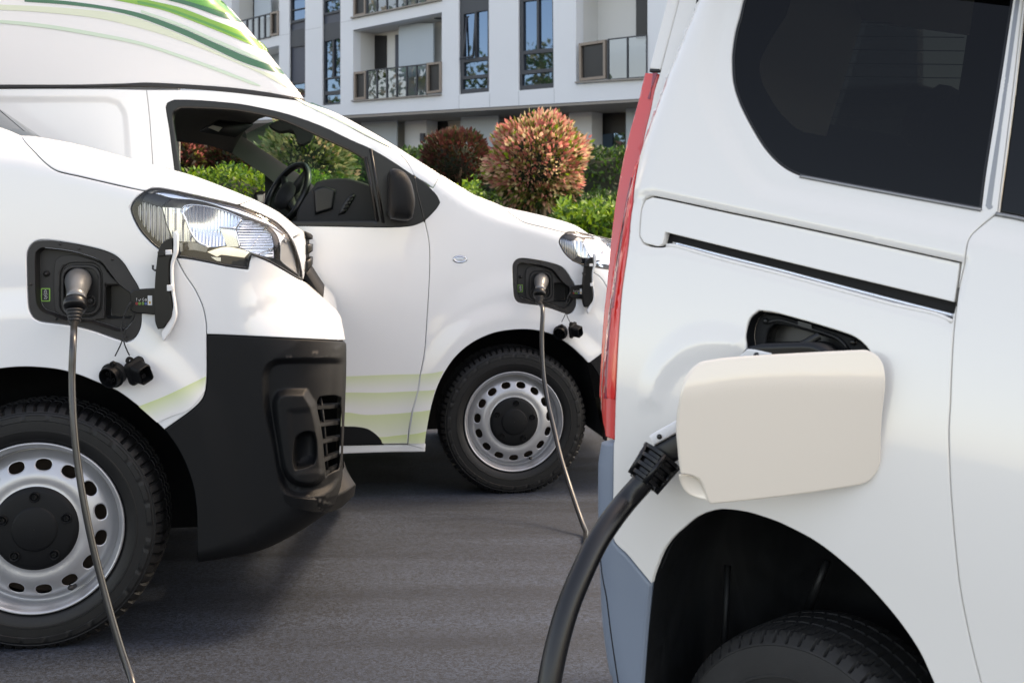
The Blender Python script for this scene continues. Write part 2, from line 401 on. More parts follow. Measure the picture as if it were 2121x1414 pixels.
# ------------------------------------------------------------------ ground
def asphalt():
    m, t, p = M_new('worn_asphalt'); tc = t.nodes.new('ShaderNodeTexCoord'); L = t.links.new
    def noise(sc, det, vec=None, rough=.55):
        n = t.nodes.new('ShaderNodeTexNoise'); n.inputs['Scale'].default_value = sc; n.inputs['Detail'].default_value = det; n.inputs['Roughness'].default_value = rough
        L(vec or tc.outputs['Object'], n.inputs['Vector']); return n.outputs['Fac']
    def ramp(src, a, b, c0, c1):
        r = t.nodes.new('ShaderNodeMapRange'); r.inputs[1].default_value = a; r.inputs[2].default_value = b; r.inputs[3].default_value = c0; r.inputs[4].default_value = c1
        L(src, r.inputs[0]); return r.outputs[0]
    def mul(a, b):
        n = t.nodes.new('ShaderNodeMath'); n.operation = 'MULTIPLY'; L(a, n.inputs[0]); L(b, n.inputs[1]); return n.outputs[0]
    mp = t.nodes.new('ShaderNodeMapping'); mp.inputs['Scale'].default_value = (.32, 3.4, 1); mp.inputs['Rotation'].default_value = (0, 0, .12)
    L(tc.outputs['Object'], mp.inputs[0])
    wd = noise(1.3, 4, mp.outputs[0]); mid = noise(.9, 5); grain = noise(190, 3, rough=.75); g2 = noise(55, 4)
    v2 = t.nodes.new('ShaderNodeTexVoronoi'); v2.inputs['Scale'].default_value = 135; L(tc.outputs['Object'], v2.inputs['Vector']); sc = t.nodes.new('ShaderNodeSeparateColor'); L(v2.outputs['Color'], sc.inputs[0])
    f = mul(mul(ramp(wd, .35, .65, .66, 1.30), ramp(mid, .3, .7, .84, 1.16)), mul(mul(ramp(sc.outputs[0], 0, 1, .42, 1.58), ramp(grain, .38, .62, .7, 1.3)), ramp(g2, .3, .7, .8, 1.2)))
    vo = t.nodes.new('ShaderNodeTexVoronoi'); vo.inputs['Scale'].default_value = 75; L(tc.outputs['Object'], vo.inputs['Vector'])
    sp = ramp(vo.outputs['Distance'], .05, .12, 2.2, 1.0)
    pk = ramp(noise(17, 2), .60, .66, 0, 1)
    mixs = t.nodes.new('ShaderNodeMix'); mixs.inputs[2].default_value = 1.0; L(pk, mixs.inputs[0]); L(sp, mixs.inputs[3]); 
    f = mul(f, mixs.outputs[0])
    cc = t.nodes.new('ShaderNodeMix'); cc.data_type = 'RGBA'; cc.blend_type = 'MULTIPLY'; cc.inputs[0].default_value = 1
    cc.inputs[6].default_value = (.0172, .0248, .0385, 1); L(f, cc.inputs[7]); L(cc.outputs[2], p.inputs['Base Color'])
    L(ramp(wd, .3, .7, .62, .82), p.inputs['Roughness'])
    b = t.nodes.new('ShaderNodeBump'); b.inputs['Strength'].default_value = .5; b.inputs['Distance'].default_value = .003
    L(grain, b.inputs['Height']); L(b.outputs[0], p.inputs['Normal'])
    return m
ASPHALT = asphalt()
SOIL = mat('planting_soil', (.05, .042, .03), rough=.9, noise=.4, nscale=6)
g = link('ground', [(-400, -400, 0), (400, -400, 0), (400, 400, 0), (-400, 400, 0)], [(0, 1, 2, 3)], ASPHALT, smooth=False); tag(g, kind='structure')
bed = MB(); bed.box((-2, 15.2, .02), (40, 14, .20)); bo = bed.build('planting_bed', SOIL, smooth=False); tag(bo, kind='structure')

# ------------------------------------------------------------------ apartment building
WALLM = mat('white_render', (.74, .765, .79), rough=.8, noise=.06, nscale=.5, bump=.1, bscale=60)  # white; the blue cast of the shaded facade is tinted in
SIDEM = mat('loggia_paint', (.66, .66, .64), rough=.8, noise=.03, nscale=1)
FRAMEM = mat('anthracite_cladding', (.040, .046, .055), rough=.5, noise=.08, nscale=2)
SHUT = mat('grey_shutter', (.060, .070, .095), rough=.5, noise=.06, nscale=3)
BRONZE = mat('bronze_frame', (.25, .20, .165), rough=.45, metal=.25)
DARKM = mat('black_opening', (.008, .008, .009), rough=.4)
DIVM = mat('pale_blue_divider', (.40, .47, .52), rough=.35, noise=.05, nscale=1)
PANE = mat('window_glass', (.010, .014, .018), rough=.02, ior=2.5)
PANE.node_tree.nodes['Principled BSDF'].inputs['Specular Tint'].default_value = (.42, .68, 1.0, 1)  # tints the reflection to give the mirrored sky its blue
RPANE = mat_glass('railing_glass', (.36, .40, .42), refl=1.8)
JOINT = mat('grey_joint_sealant', (.42, .44, .46), rough=.9)
TAUPE = mat('taupe_edge', (.30, .27, .24), rough=.8)
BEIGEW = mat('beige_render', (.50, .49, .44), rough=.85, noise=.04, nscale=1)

fd = 36.0; fx = (735 - CX) / F * fd
ANG = math.atan2(.656, .755)
fac = Body((fx, fd, 0), (math.cos(ANG), -math.sin(ANG), 0), (math.sin(ANG), math.cos(ANG), 0), (0, 0, 1))
bld = empty('apartment_building', mw=fac.mw)
tag(bld, 'white modern apartment block with anthracite windows and recessed glass balconies', 'building')

def fq(pts, w=0.0): return [fac.at(x, y, w) for x, y in pts]
def prism(name, uv, w0, w1, m, parent, holes=()):
    return panel(name, fac, uv, m, parent, holes=holes, off=w0, thick=w1 - w0, lip=0.0, lipw=.002, step=30, wfun=ZERO, extra=False)
def flat(o):
    o.data.polygons.foreach_set('use_smooth', [False] * len(o.data.polygons)); return o

def band_y(x): return 239 - (x - 715) * .0562
wall_out = fq([(-150, band_y(-150)), (-150, -1000), (1900, -1000), (1900, band_y(1900))])
loggias = [
    [(480, -60), (578, -82), (578, 74), (480, 95)],
    [(470, 120), (578, 94), (578, 212), (470, 225)],
    zH((1025, 255), (1775, 105), (1775, 795), (1025, 850)),
    [(731, -160), (914, -205), (914, 2), (731, 37)],
    [(1193, -70), (1341, -98), (1341, 162), (1193, 176)],
]
columns = [
    ([(599, -140), (632, -146), (632, 202), (599, 206)], [zH((497, 0), (609, -20), (609, 62), (497, 85)), zH((497, 92), (609, 68), (609, 152), (497, 178)), zH((500, 715), (606, 700), (606, 800), (500, 812))],
     [zH((488, 200), (614, 172), (614, 235), (488, 262)), zH((490, 400), (608, 385), (608, 690), (490, 704))]),
    ([(667.5, -156), (705, -163), (705, 216), (667.5, 219)], [zH((778, 12), (904, -14), (904, 78), (778, 112)), zH((775, 352), (838, 338), (838, 652), (775, 662)), zH((851, 334), (905, 322), (905, 642), (851, 650)), zH((778, 672), (905, 655), (905, 762), (778, 775)), zH((778, 805), (908, 795), (908, 865), (778, 872))],
     [zH((766, 130), (912, 100), (912, 180), (766, 205))]),
    ([(949, -190), (1012, -203), (1013, 190), (951, 196)], [zI((245, 125), (343, 108), (343, 508), (245, 523)), zI((358, 104), (455, 88), (455, 495), (358, 505)), zI((246, 550), (456, 528), (456, 650), (246, 670)), zI((236, 700), (450, 680), (450, 770), (236, 786))],
     []),
    ([(1073, -225), (1143, -240), (1147, 182), (1074, 188)], [zI((768, 14), (886, 0), (888, 432), (770, 450)), zI((904, -4), (1022, -18), (1028, 420), (906, 432)), zI((772, 478), (1028, 456), (1030, 598), (774, 618)), zI((758, 655), (1026, 628), (1028, 730), (758, 752))],
     []),
]
ho = [fq(l) for l in loggias] + [fq(c[0]) for c in columns]
flat(prism('facade_wall', wall_out, 0, .32, WALLM, bld, holes=ho))
edge = fq([(-150, band_y(-150) + 1), (1900, band_y(1900) + 1), (1900, band_y(1900) + 6), (-150, band_y(-150) + 6)])
flat(prism('soffit_edge', edge, .02, 2.6, TAUPE, bld))

def loggia(quad, depth, name='loggia'):
    q = fq(quad); u0, u1 = q[0][0] - .004, q[1][0] + .004
    P = lambda i, w, du=0: (q[i][0] + du, w, q[i][1])
    V = [P(i, .325) for i in range(4)] + [P(i, depth) for i in range(4)]
    V[0:4] = [P(i, .31) for i in range(4)]
    return flat(link(name, V, [(0, 1, 5, 4), (1, 2, 6, 5), (2, 3, 7, 6), (3, 0, 4, 7), (4, 5, 6, 7)], SIDEM, bld, False))
lg = [loggia(l, .95) for l in loggias]
def back(pts, w, m, name, parent): 
    return flat(prism(name, fq(pts, w), w, w + .05, m, parent))
back(zH((1145, 298), (1302, 303), (1302, 660), (1145, 670)), .90, DARKM, 'balcony_door', bld)
back(zH((1380, 295), (1408, 295), (1408, 640), (1380, 645)), .90, SHUT, 'balcony_door', bld)
back(zH((1410, 192), (1702, 200), (1702, 640), (1410, 660)), .55, DIVM, 'balcony_divider', bld)
back(zI((1770, -40), (1862, -60), (1862, 330), (1770, 340)), .90, DARKM, 'balcony_door', bld)
back(zH((60, -30), (185, -40), (185, 180), (60, 190)), .90, DARKM, 'balcony_door', bld)
back(zH((190, -40), (330, -60), (330, 140), (190, 170)), .55, DIVM, 'balcony_divider', bld)
back(zH((320, 432), (398, 440), (398, 560), (320, 560)), .90, DIVM, 'balcony_divider', bld)
lampm = MB()
for px, py, w in ((zH((1345, 236))[0] + (.7,)), (zH((1752, 160))[0] + (.6,))):
    u, v = fac.at(px, py, w); lm = MB(); lm.lathe([(.0, 0), (.16, 0), (.17, .05), (.15, .09), (.02, .1)], 16, Matrix.Translation((u, w, v)) @ Matrix.Rotation(math.pi / 2, 4, 'X'))
    lm.build('ceiling_lamp', FRAMEM, bld)

def ring(quad, t):
    q = np.array(fq(quad)); q = q if area(q) > 0 else q[::-1]; return q, offset_loop(q, t)
def bronze_box(quad, parent):
    q, i = ring(quad, .07); o = flat(prism('railing_frame', q, -.05, .05, BRONZE, parent, holes=[i]))
    flat(prism('dark_inside_sheet', offset_loop(q, .071), .02, .05, DARKM, o)); return o  # opaque dark sheet stands for the shaded loggia inside the frame
def railing(x0, yt0, yb0, x1, yt1, yb1, n, parent):
    for k in range(n):
        a, b = k / n, (k + 1) / n; g_ = .04
        a2, b2 = a + g_ / n * 1.0, b - g_ / n * 1.0
        quad = [(lin(x0, x1, a2), lin(yt0, yt1, a2) + 1), (lin(x0, x1, b2), lin(yt0, yt1, b2) + 1), (lin(x0, x1, b2), lin(yb0, yb1, b2) - 1), (lin(x0, x1, a2), lin(yb0, yb1, a2) - 1)]
        flat(prism('railing_pane', fq(quad), .0, .015, RPANE, parent))
    for k in range(n + 1):
        x = lin(x0, x1, k / n); yt, yb = lin(yt0, yt1, k / n), lin(yb0, yb1, k / n)
        flat(prism('railing_post', fq([(x - 1.1, yt), (x + 1.1, yt), (x + 1.1, yb), (x - 1.1, yb)]), -.03, .02, FRAMEM, parent))
    for (ya, yb) in ((0, 0),):
        flat(prism('railing_rail', fq([(x0, yt0 - 1.2), (x1, yt1 - 1.2), (x1, yt1 + .6), (x0, yt0 + .6)]), -.035, .03, FRAMEM, parent))
        flat(prism('railing_rail', fq([(x0, yb0 - .6), (x1, yb1 - .6), (x1, yb1 + 1.4), (x0, yb0 + 1.4)]), -.035, .03, FRAMEM, parent))
rl = empty('balcony_railing', (0, 0, 0)); rl.parent = bld
bronze_box(zH((1040, 612), (1140, 602), (1140, 838), (1040, 848)), rl)
p0, p1 = zH((1146, 600), (1648, 545)); q0, q1 = zH((1146, 842), (1648, 805)); railing(p0[0], p0[1], q0[1], p1[0], p1[1], q1[1], 6, rl)
bronze_box(zH((1655, 535), (1776, 522), (1776, 780), (1655, 796)), rl)
rl = empty('balcony_railing', (0, 0, 0)); rl.parent = bld
bronze_box(zI((1276, 386), (1508, 352), (1510, 692), (1280, 715)), rl)
p0, p1 = zI((1528, 350), (1868, 312)); q0, q1 = zI((1528, 700), (1868, 676)); railing(p0[0], p0[1], q0[1], p1[0], p1[1], q1[1], 2, rl)
rl = empty('balcony_railing', (0, 0, 0)); rl.parent = bld
p0, p1 = zH((30, 195), (332, 118)); q0, q1 = zH((30, 375), (332, 312)); railing(p0[0], p0[1], q0[1], p1[0], p1[1], q1[1], 6, rl)
bronze_box(zH((334, 108), (400, 94), (400, 298), (334, 310)), rl)
rl = empty('balcony_railing', (0, 0, 0)); rl.parent = bld
bronze_box(zH((1035, -90), (1138, -112), (1138, 128), (1035, 148)), rl)
p0, p1 = zH((1146, -115), (1648, -225)); q0, q1 = zH((1146, 124), (1648, 22)); railing(p0[0], p0[1], q0[1], p1[0], p1[1], q1[1], 6, rl)
bronze_box(zH((1655, -225), (1770, -250), (1770, -4), (1655, 20)), rl)
for quad in (zH((1025, 852), (1775, 796), (1775, 806), (1025, 862)), zH((1020, 150), (1780, -4), (1780, 6), (1020, 162)), zI((1250, 722), (1870, 685), (1870, 698), (1250, 735))):
    flat(prism('balcony_sill', fq(quad), -.09, -.002, TAUPE, bld))

for ci, (outer, panes, shut) in enumerate(columns):
    hs = [fq(p) for p in panes] + [fq(p) for p in shut]
    q = np.array(fq(outer)); q = q if area(q) > 0 else q[::-1]
    wn = flat(prism('window', offset_loop(q, .003), .05, .16, FRAMEM, bld, holes=hs))
    for p in panes: flat(prism('pane', offset_loop(np.array(fq(p))[::-1], -.01), .11, .13, PANE, wn))
    for p in shut: flat(prism('shutter', offset_loop(np.array(fq(p))[::-1], -.01), .10, .14, SHUT, wn))
# the tilted sash of the third window column
tq = zI((262, 150), (340, 118), (340, 500), (256, 520)); uv = fq(tq)
ts = MB(); 
for (a, b, wa, wb) in ((0, 1, .30, .30), (0, 3, .30, .05), (1, 2, .30, .05), (3, 2, .05, .05)):
    ts.tube([(uv[a][0], wa - .2, uv[a][1]), (uv[b][0], wb - .2 + .15, uv[b][1])], .03, 6)
ts.build('tilted_sash', FRAMEM, bld)

for a, b, w_ in (((215, 838), (216, 962), 2), ((484, 825), (486, 948), 2), ((738, 798), (742, 928), 2), ((1050, 780), (1053, 905), 2)):
    (x0, y0), (x1, y1) = zI(a, b); flat(prism('panel_joint', fq([(x0 - .35, y0), (x0 + .35, y0), (x1 + .35, y1), (x1 - .35, y1)]), -.004, .02, JOINT, bld))
for a, b in (((622, 257), (756, 232)), ((922, 192), (1024, 172)), ((402, 302), (482, 290))):
    (x0, y0), (x1, y1) = zH(a, b); flat(prism('panel_joint', fq([(x0, y0 - .3), (x1, y1 - .3), (x1, y1 + .3), (x0, y0 + .3)]), -.004, .02, JOINT, bld))

# ground floor behind the columns
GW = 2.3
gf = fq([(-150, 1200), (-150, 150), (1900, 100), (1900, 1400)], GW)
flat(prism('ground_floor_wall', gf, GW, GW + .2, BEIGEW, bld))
def gfl(pts, m, name, w=GW - .05, t=.04): return flat(prism(name, fq(pts, w), w, w + t, m, bld))
gx = lambda a, b, y0, y1: zG((a, y0), (b, y0 - (b - a) * .06), (b, y1), (a, y1))
gfl(gx(105, 272, 180, 900), DARKM, 'entrance_opening'); gfl(gx(772, 1312, 150, 900), DARKM, 'entrance_opening'); 
wq = zG((1545, 120), (1812, 110), (1812, 700), (1545, 700)); gfl(wq, DARKM, 'entrance_opening')
wq2 = gfl(zG((1600, 410), (1700, 402), (1700, 700), (1600, 700)), PANE, 'pane', GW - .09, .03); gfl(zG((1712, 401), (1806, 398), (1806, 700), (1712, 700)), PANE, 'pane', GW - .09, .03)
gfl([(722, 190), (746, 190), (746, 420), (722, 420)], DARKM, 'entrance_opening')
gfl([(748, 200), (822, 200), (822, 420), (748, 420)], DIVM, 'terrace_divider', GW - 1.0); gfl(zG((390, 160), (716, 150), (716, 900), (390, 900)), DIVM, 'terrace_divider', GW - 1.0)
gfl(zG((1815, 120), (1900, 110), (1900, 900), (1815, 900)), DIVM, 'terrace_divider', GW - 1.0)
for a, b in ((-90, 96), (1322, 1520)): gfl(zG((a, 120), (b, 110), (b, 1100), (a, 1100)), WALLM, 'column', GW - .6, .5)
gfl(zG((40, 400), (72, 400), (72, 470), (40, 470)), SHUT, 'letter_box', GW - .7, .08)

# ------------------------------------------------------------------ hedges and clipped bushes
def leafmat(name, col, gloss=.4, trans=.25):
    m, t, p = M_new(name); setp(p, Base_Color=(*col, 1), Roughness=gloss); p.inputs['Specular IOR Level'].default_value = .35
    tr = t.nodes.new('ShaderNodeBsdfTranslucent'); tr.inputs[0].default_value = (*[min(1, c * 1.3) for c in col], 1); mx = t.nodes.new('ShaderNodeMixShader'); mx.inputs[0].default_value = trans
    t.links.new(p.outputs[0], mx.inputs[1]); t.links.new(tr.outputs[0], mx.inputs[2]); t.links.new(mx.outputs[0], t.nodes['Material Output'].inputs[0]); return m
L_RED = leafmat('young_red_leaf', (.56, .19, .17), .4, .5); L_PINK = leafmat('coppery_leaf', (.64, .36, .27), .4, .5); L_TAN = leafmat('tan_leaf', (.66, .54, .31), .4, .5); L_OLIVE = leafmat('olive_leaf', (.16, .18, .04)); L_DK = leafmat('dark_green_leaf', (.025, .05, .014))
L_PLUM = leafmat('plum_leaf', (.10, .030, .026)); L_BRN = leafmat('brown_leaf', (.10, .052, .028))
L_BRT = leafmat('bright_green_leaf', (.21, .35, .03)); L_MID = leafmat('mid_green_leaf', (.075, .18, .02)); L_DEEP = leafmat('deep_green_leaf', (.025, .075, .012)); L_SAGE = leafmat('pale_sage_leaf', (.36, .37, .22))
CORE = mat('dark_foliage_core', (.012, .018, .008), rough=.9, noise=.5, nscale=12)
BARK = mat('pale_bark', (.20, .15, .10), rough=.85, noise=.4, nscale=25, bump=.5, bscale=60)

def leaves(name, pos, nrm, size, aspect, mats, idx, parent, seed, up=.35, droop=.25):
    r = np.random.default_rng(seed); n = len(pos)
    d = nrm * .25 + r.normal(0, .9, (n, 3)) + np.array([0, 0, up]); d /= np.linalg.norm(d, axis=1)[:, None]
    fn = nrm + r.normal(0, .7, (n, 3)); sd = np.cross(d, fn); sd /= np.linalg.norm(sd, axis=1)[:, None] + 1e-9
    nn = np.cross(sd, d); L = size * r.uniform(.65, 1.3, n)[:, None]; W = L * aspect
    base = pos; mid = pos + d * L * .5 - nn * L * .06; tip = pos + d * L + nn * L * droop * r.uniform(-.4, 1, n)[:, None] * -1
    V = np.stack([base, mid + sd * W * .5 + nn * W * .18, tip, mid - sd * W * .5 + nn * W * .18], 1).reshape(-1, 3)
    k = np.arange(n) * 4; Fc = np.concatenate([np.stack([k, k + 1, k + 2], 1), np.stack([k, k + 2, k + 3], 1)])
    me = bpy.data.meshes.new(name); me.vertices.add(len(V)); me.vertices.foreach_set('co', V.astype(np.float32).ravel())
    me.loops.add(len(Fc) * 3); me.loops.foreach_set('vertex_index', Fc.astype(np.int32).ravel()); me.polygons.add(len(Fc))
    me.polygons.foreach_set('loop_start', np.arange(0, len(Fc) * 3, 3, dtype=np.int32)); me.polygons.foreach_set('loop_total', np.full(len(Fc), 3, np.int32))
    for m_ in mats: me.materials.append(m_)
    me.polygons.foreach_set('material_index', np.concatenate([idx, idx]).astype(np.int32)); me.update(calc_edges=True)
    o = bpy.data.objects.new(name, me); C.objects.link(o)
    if parent: o.parent = parent
    return o

def bush(px, py, rpx, depth, mats, wts, label, group, n=5200, leaf=.075, squash=.95, seed=1, low_mats=None):
    X = (px - CX) / F * depth; Z = CAMZ - (py - HY) / F * depth; R = rpx / F * depth; r = np.random.default_rng(seed)
    root = empty('photinia_bush', (X, depth, 0)); tag(root, label, 'bush', group)
    d = r.normal(0, 1, (n, 3)); d /= np.linalg.norm(d, axis=1)[:, None]
    lump = 1 + .10 * np.sin(d[:, 0] * 5 + seed) * np.sin(d[:, 2] * 6 + seed * 2) + .05 * np.sin(d[:, 1] * 9 + d[:, 2] * 7)
    rad = R * lump * (1 - np.abs(r.normal(0, .13, n))) * r.choice([1, 1, 1, 1, 1.06, 1.10], n); pos = d * rad[:, None] * np.array([1, 1, squash]); pos[:, 2] += Z
    p = np.array(wts, float); p /= p.sum(); idx = r.choice(len(mats), n, p=p)
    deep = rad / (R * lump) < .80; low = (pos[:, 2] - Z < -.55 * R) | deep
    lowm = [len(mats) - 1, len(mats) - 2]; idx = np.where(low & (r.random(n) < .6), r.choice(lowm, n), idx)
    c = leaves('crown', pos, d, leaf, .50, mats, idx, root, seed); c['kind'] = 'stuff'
    mb = MB(); 
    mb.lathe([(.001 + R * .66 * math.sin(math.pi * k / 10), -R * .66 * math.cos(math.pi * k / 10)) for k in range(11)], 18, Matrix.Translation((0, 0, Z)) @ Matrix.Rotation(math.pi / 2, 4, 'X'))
    mb.build('dark_core', CORE, root)  # solid dark ball stands for the shaded twigs inside the crown
    tr = MB()
    for k in range(5):
        a = k * 1.26 + seed; x, y = .05 * math.cos(a), .05 * math.sin(a)
        tr.tube([(x * .8, y * .8, 0), (x * 1.0, y * 1.0, (Z - R) * .6), (x * 2.0, y * 2.0, Z - R * .7), (x * 5, y * 5, Z - R * .2)], [.030, .024, .02, .012], 7)
    tr.build('trunk', BARK, root)
    return root
gb = 'clipped red-leaved bushes in front of the building'
PH = [L_RED, L_PINK, L_TAN, L_BRT, L_OLIVE, L_DK]; PL = [L_PLUM, L_BRN, L_PLUM, L_DK, L_DK]
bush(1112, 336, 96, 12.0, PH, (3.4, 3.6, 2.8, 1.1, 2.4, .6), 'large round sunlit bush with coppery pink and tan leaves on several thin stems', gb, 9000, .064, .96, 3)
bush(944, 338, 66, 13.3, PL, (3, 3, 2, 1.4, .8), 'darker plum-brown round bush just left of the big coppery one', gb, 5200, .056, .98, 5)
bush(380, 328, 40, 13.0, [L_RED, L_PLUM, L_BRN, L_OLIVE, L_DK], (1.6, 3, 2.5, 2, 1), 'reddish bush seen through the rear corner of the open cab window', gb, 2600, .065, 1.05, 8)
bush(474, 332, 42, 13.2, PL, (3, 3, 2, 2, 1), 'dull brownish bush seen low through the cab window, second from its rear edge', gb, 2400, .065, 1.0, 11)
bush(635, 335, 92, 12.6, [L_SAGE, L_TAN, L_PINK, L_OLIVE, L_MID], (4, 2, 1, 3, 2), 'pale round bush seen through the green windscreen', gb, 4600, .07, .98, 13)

def hedge(name, x0, x1, depth, dy, ytop0, ytop1, mats, wts, label, n, leaf, seed, amp=.06, cat='hedge', spikes=0.0):
    """clipped row: a dark core and leaves over its top and faces."""
    r = np.random.default_rng(seed); X0, X1 = (x0 - CX) / F * depth, (x1 - CX) / F * depth
    T0, T1 = CAMZ - (ytop0 - HY) / F * depth, CAMZ - (ytop1 - HY) / F * depth
    root = empty(name, (X0, depth, 0)); tag(root, label, cat)
    Lx = X1 - X0; top = lambda x: T0 + (T1 - T0) * x / Lx + amp * np.sin(x * 3.1 + seed) + amp * .7 * np.sin(x * 7.3 + seed * 2) + amp * .5 * np.sin(x * 17 + seed)
    k = r.random(n); x = r.uniform(0, Lx, n); y = np.where(k < .45, 0, r.uniform(0, dy, n)); tp = top(x)
    z = np.where(k < .45, tp * (1 - r.beta(1.0, 2.2, n)), tp); z = z - np.abs(r.normal(0, .035, n)) + spikes * r.random(n) ** 4
    y = y + r.normal(0, .05, n) - .02
    end = k > .93; x = np.where(end, np.where(r.random(n) < .5, 0, Lx) + r.normal(0, .04, n), x); z = np.where(end, tp * r.random(n), z)
    nr = np.where((k < .45)[:, None], np.array([[0, -1, .25]]), np.array([[0, -.2, 1]]))
    p = np.array(wts, float); p /= p.sum(); idx = r.choice(len(mats), n, p=p)
    fo = leaves('foliage', np.stack([x, y, z], 1), nr, leaf, .45, mats, idx, root, seed, up=.5); fo['kind'] = 'stuff'
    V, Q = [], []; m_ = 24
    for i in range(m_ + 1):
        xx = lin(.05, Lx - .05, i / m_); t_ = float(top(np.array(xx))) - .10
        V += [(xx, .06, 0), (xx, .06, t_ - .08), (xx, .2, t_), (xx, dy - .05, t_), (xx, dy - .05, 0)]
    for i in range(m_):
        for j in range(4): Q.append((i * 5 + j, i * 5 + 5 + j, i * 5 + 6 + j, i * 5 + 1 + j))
    link('dark_core', V, Q, CORE, root)  # dark solid in place of the hedge's shaded inside
hedge('tall_hedge', 250, 1800, 15.2, 1.2, 330, 300, [L_DEEP, L_MID, L_DK], (5, 3, 3), 'tall dark green hedge running behind the round bushes', 19000, .075, 21, .05)
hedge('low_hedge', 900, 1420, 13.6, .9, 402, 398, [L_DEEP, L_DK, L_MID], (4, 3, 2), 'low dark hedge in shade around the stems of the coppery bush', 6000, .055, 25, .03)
hedge('low_hedge', 250, 985, 10.6, .9, 352, 398, [L_BRT, L_MID, L_DEEP], (4, 4, 2), 'bright green hedge seen through the cab window and along the bonnet', 11000, .055, 29, .05, spikes=.08)
hedge('leafy_shrub', 1162, 1640, 10.4, 1.0, 452, 432, [L_BRT, L_MID, L_DEEP], (5, 3, 1.5), 'bright yellow-green shrub beside the red tail lamp', 11000, .07, 33, .05, cat='shrub', spikes=.16)

# ------------------------------------------------------------------ what stands beyond the left edge and is mirrored in the glass
def tree(x, y, h, seed):
    r = np.random.default_rng(seed); root = empty('garden_tree', (x, y, 0)); tag(root, 'tall leafy tree mirrored in the apartment windows', 'tree', 'trees mirrored in the apartment windows')
    n = 2600; k = r.integers(0, 22, n); cx = r.normal(0, h * .12, (22, 3)); cx[:, 2] = h * r.uniform(.35, .95, 22); wd = 1.25 - cx[:, 2] / h; cx[:, :2] *= wd[:, None]
    d = r.normal(0, 1, (n, 3)); d /= np.linalg.norm(d, axis=1)[:, None]; pos = cx[k] + d * h * .075 * r.uniform(.4, 1.1, n)[:, None]
    idx = r.choice(3, n, p=(.4, .4, .2)); c = leaves('crown', pos, d, .34, .6, [L_OLIVE, L_MID, L_TAN], idx, root, seed); c['kind'] = 'stuff'
    t = MB(); t.tube([(0, 0, 0), (.05, 0, h * .3), (0, .06, h * .6), (0, 0, h * .9)], [h * .018, h * .014, h * .009, .02], 8)
    for i in range(0, 22, 2): t.tube([(0, 0, cx[i][2] * .6), tuple(cx[i] * np.array([.6, .6, .85])), tuple(cx[i])], [.07, .045, .015], 6)
    t.build('trunk', BARK, root)
for i, (x, y, h) in enumerate(((-27, 33, 15), (-30, 26, 12), (-24, 24, 9), (-36, 36, 17), (-22, 17, 8))): tree(x, y, h, 50 + i)
HOUSEW = mat('pale_house_render', (.62, .58, .52), rough=.85, noise=.06, nscale=.8); ROOFT = mat('red_roof_tiles', (.30, .10, .06), rough=.8, noise=.25, nscale=3)
def house(x, y, w, d, h, rot):
    root = empty('pale_house', (x, y, 0)); root.rotation_euler.z = rot; tag(root, 'pale house with a red tiled roof mirrored in the balcony glass', 'house', 'houses mirrored in the glass')
    b = MB(); b.box((0, 0, h / 2), (w, d, h)); wl_ = b.build('wall', HOUSEW, root, False)
    rf = MB(); o = .5; V = [(-w / 2 - o, -d / 2 - o, h), (w / 2 + o, -d / 2 - o, h), (w / 2 + o, d / 2 + o, h), (-w / 2 - o, d / 2 + o, h), (-w / 4, 0, h + d * .28), (w / 4, 0, h + d * .28)]
    rf.add(V, [(0, 1, 5, 4), (2, 3, 4, 5), (1, 2, 5), (3, 0, 4), (0, 3, 2, 1)]); rf.build('roof', ROOFT, root, False)
    for fl in range(int(h // 2.8)):
        for i in range(int(w // 2.4)):
            for sy in (-1, 1):
                px_ = -w / 2 + 1.3 + i * 2.4; f_ = MB(); f_.box((px_, sy * (d / 2 + .01), 1.6 + fl * 2.8), (1.1, .06, 1.4)); q = f_.build('window', FRAMEM, root, False)
                p_ = MB(); p_.box((px_, sy * (d / 2 + .045), 1.6 + fl * 2.8), (.95, .02, 1.25)); p_.build('pane', PANE, q, False)
house(-46, 24, 14, 9, 6, 1.3); house(-44, 42, 12, 9, 8.6, 1.1); house(-38, 11, 11, 8, 5.8, 1.6)
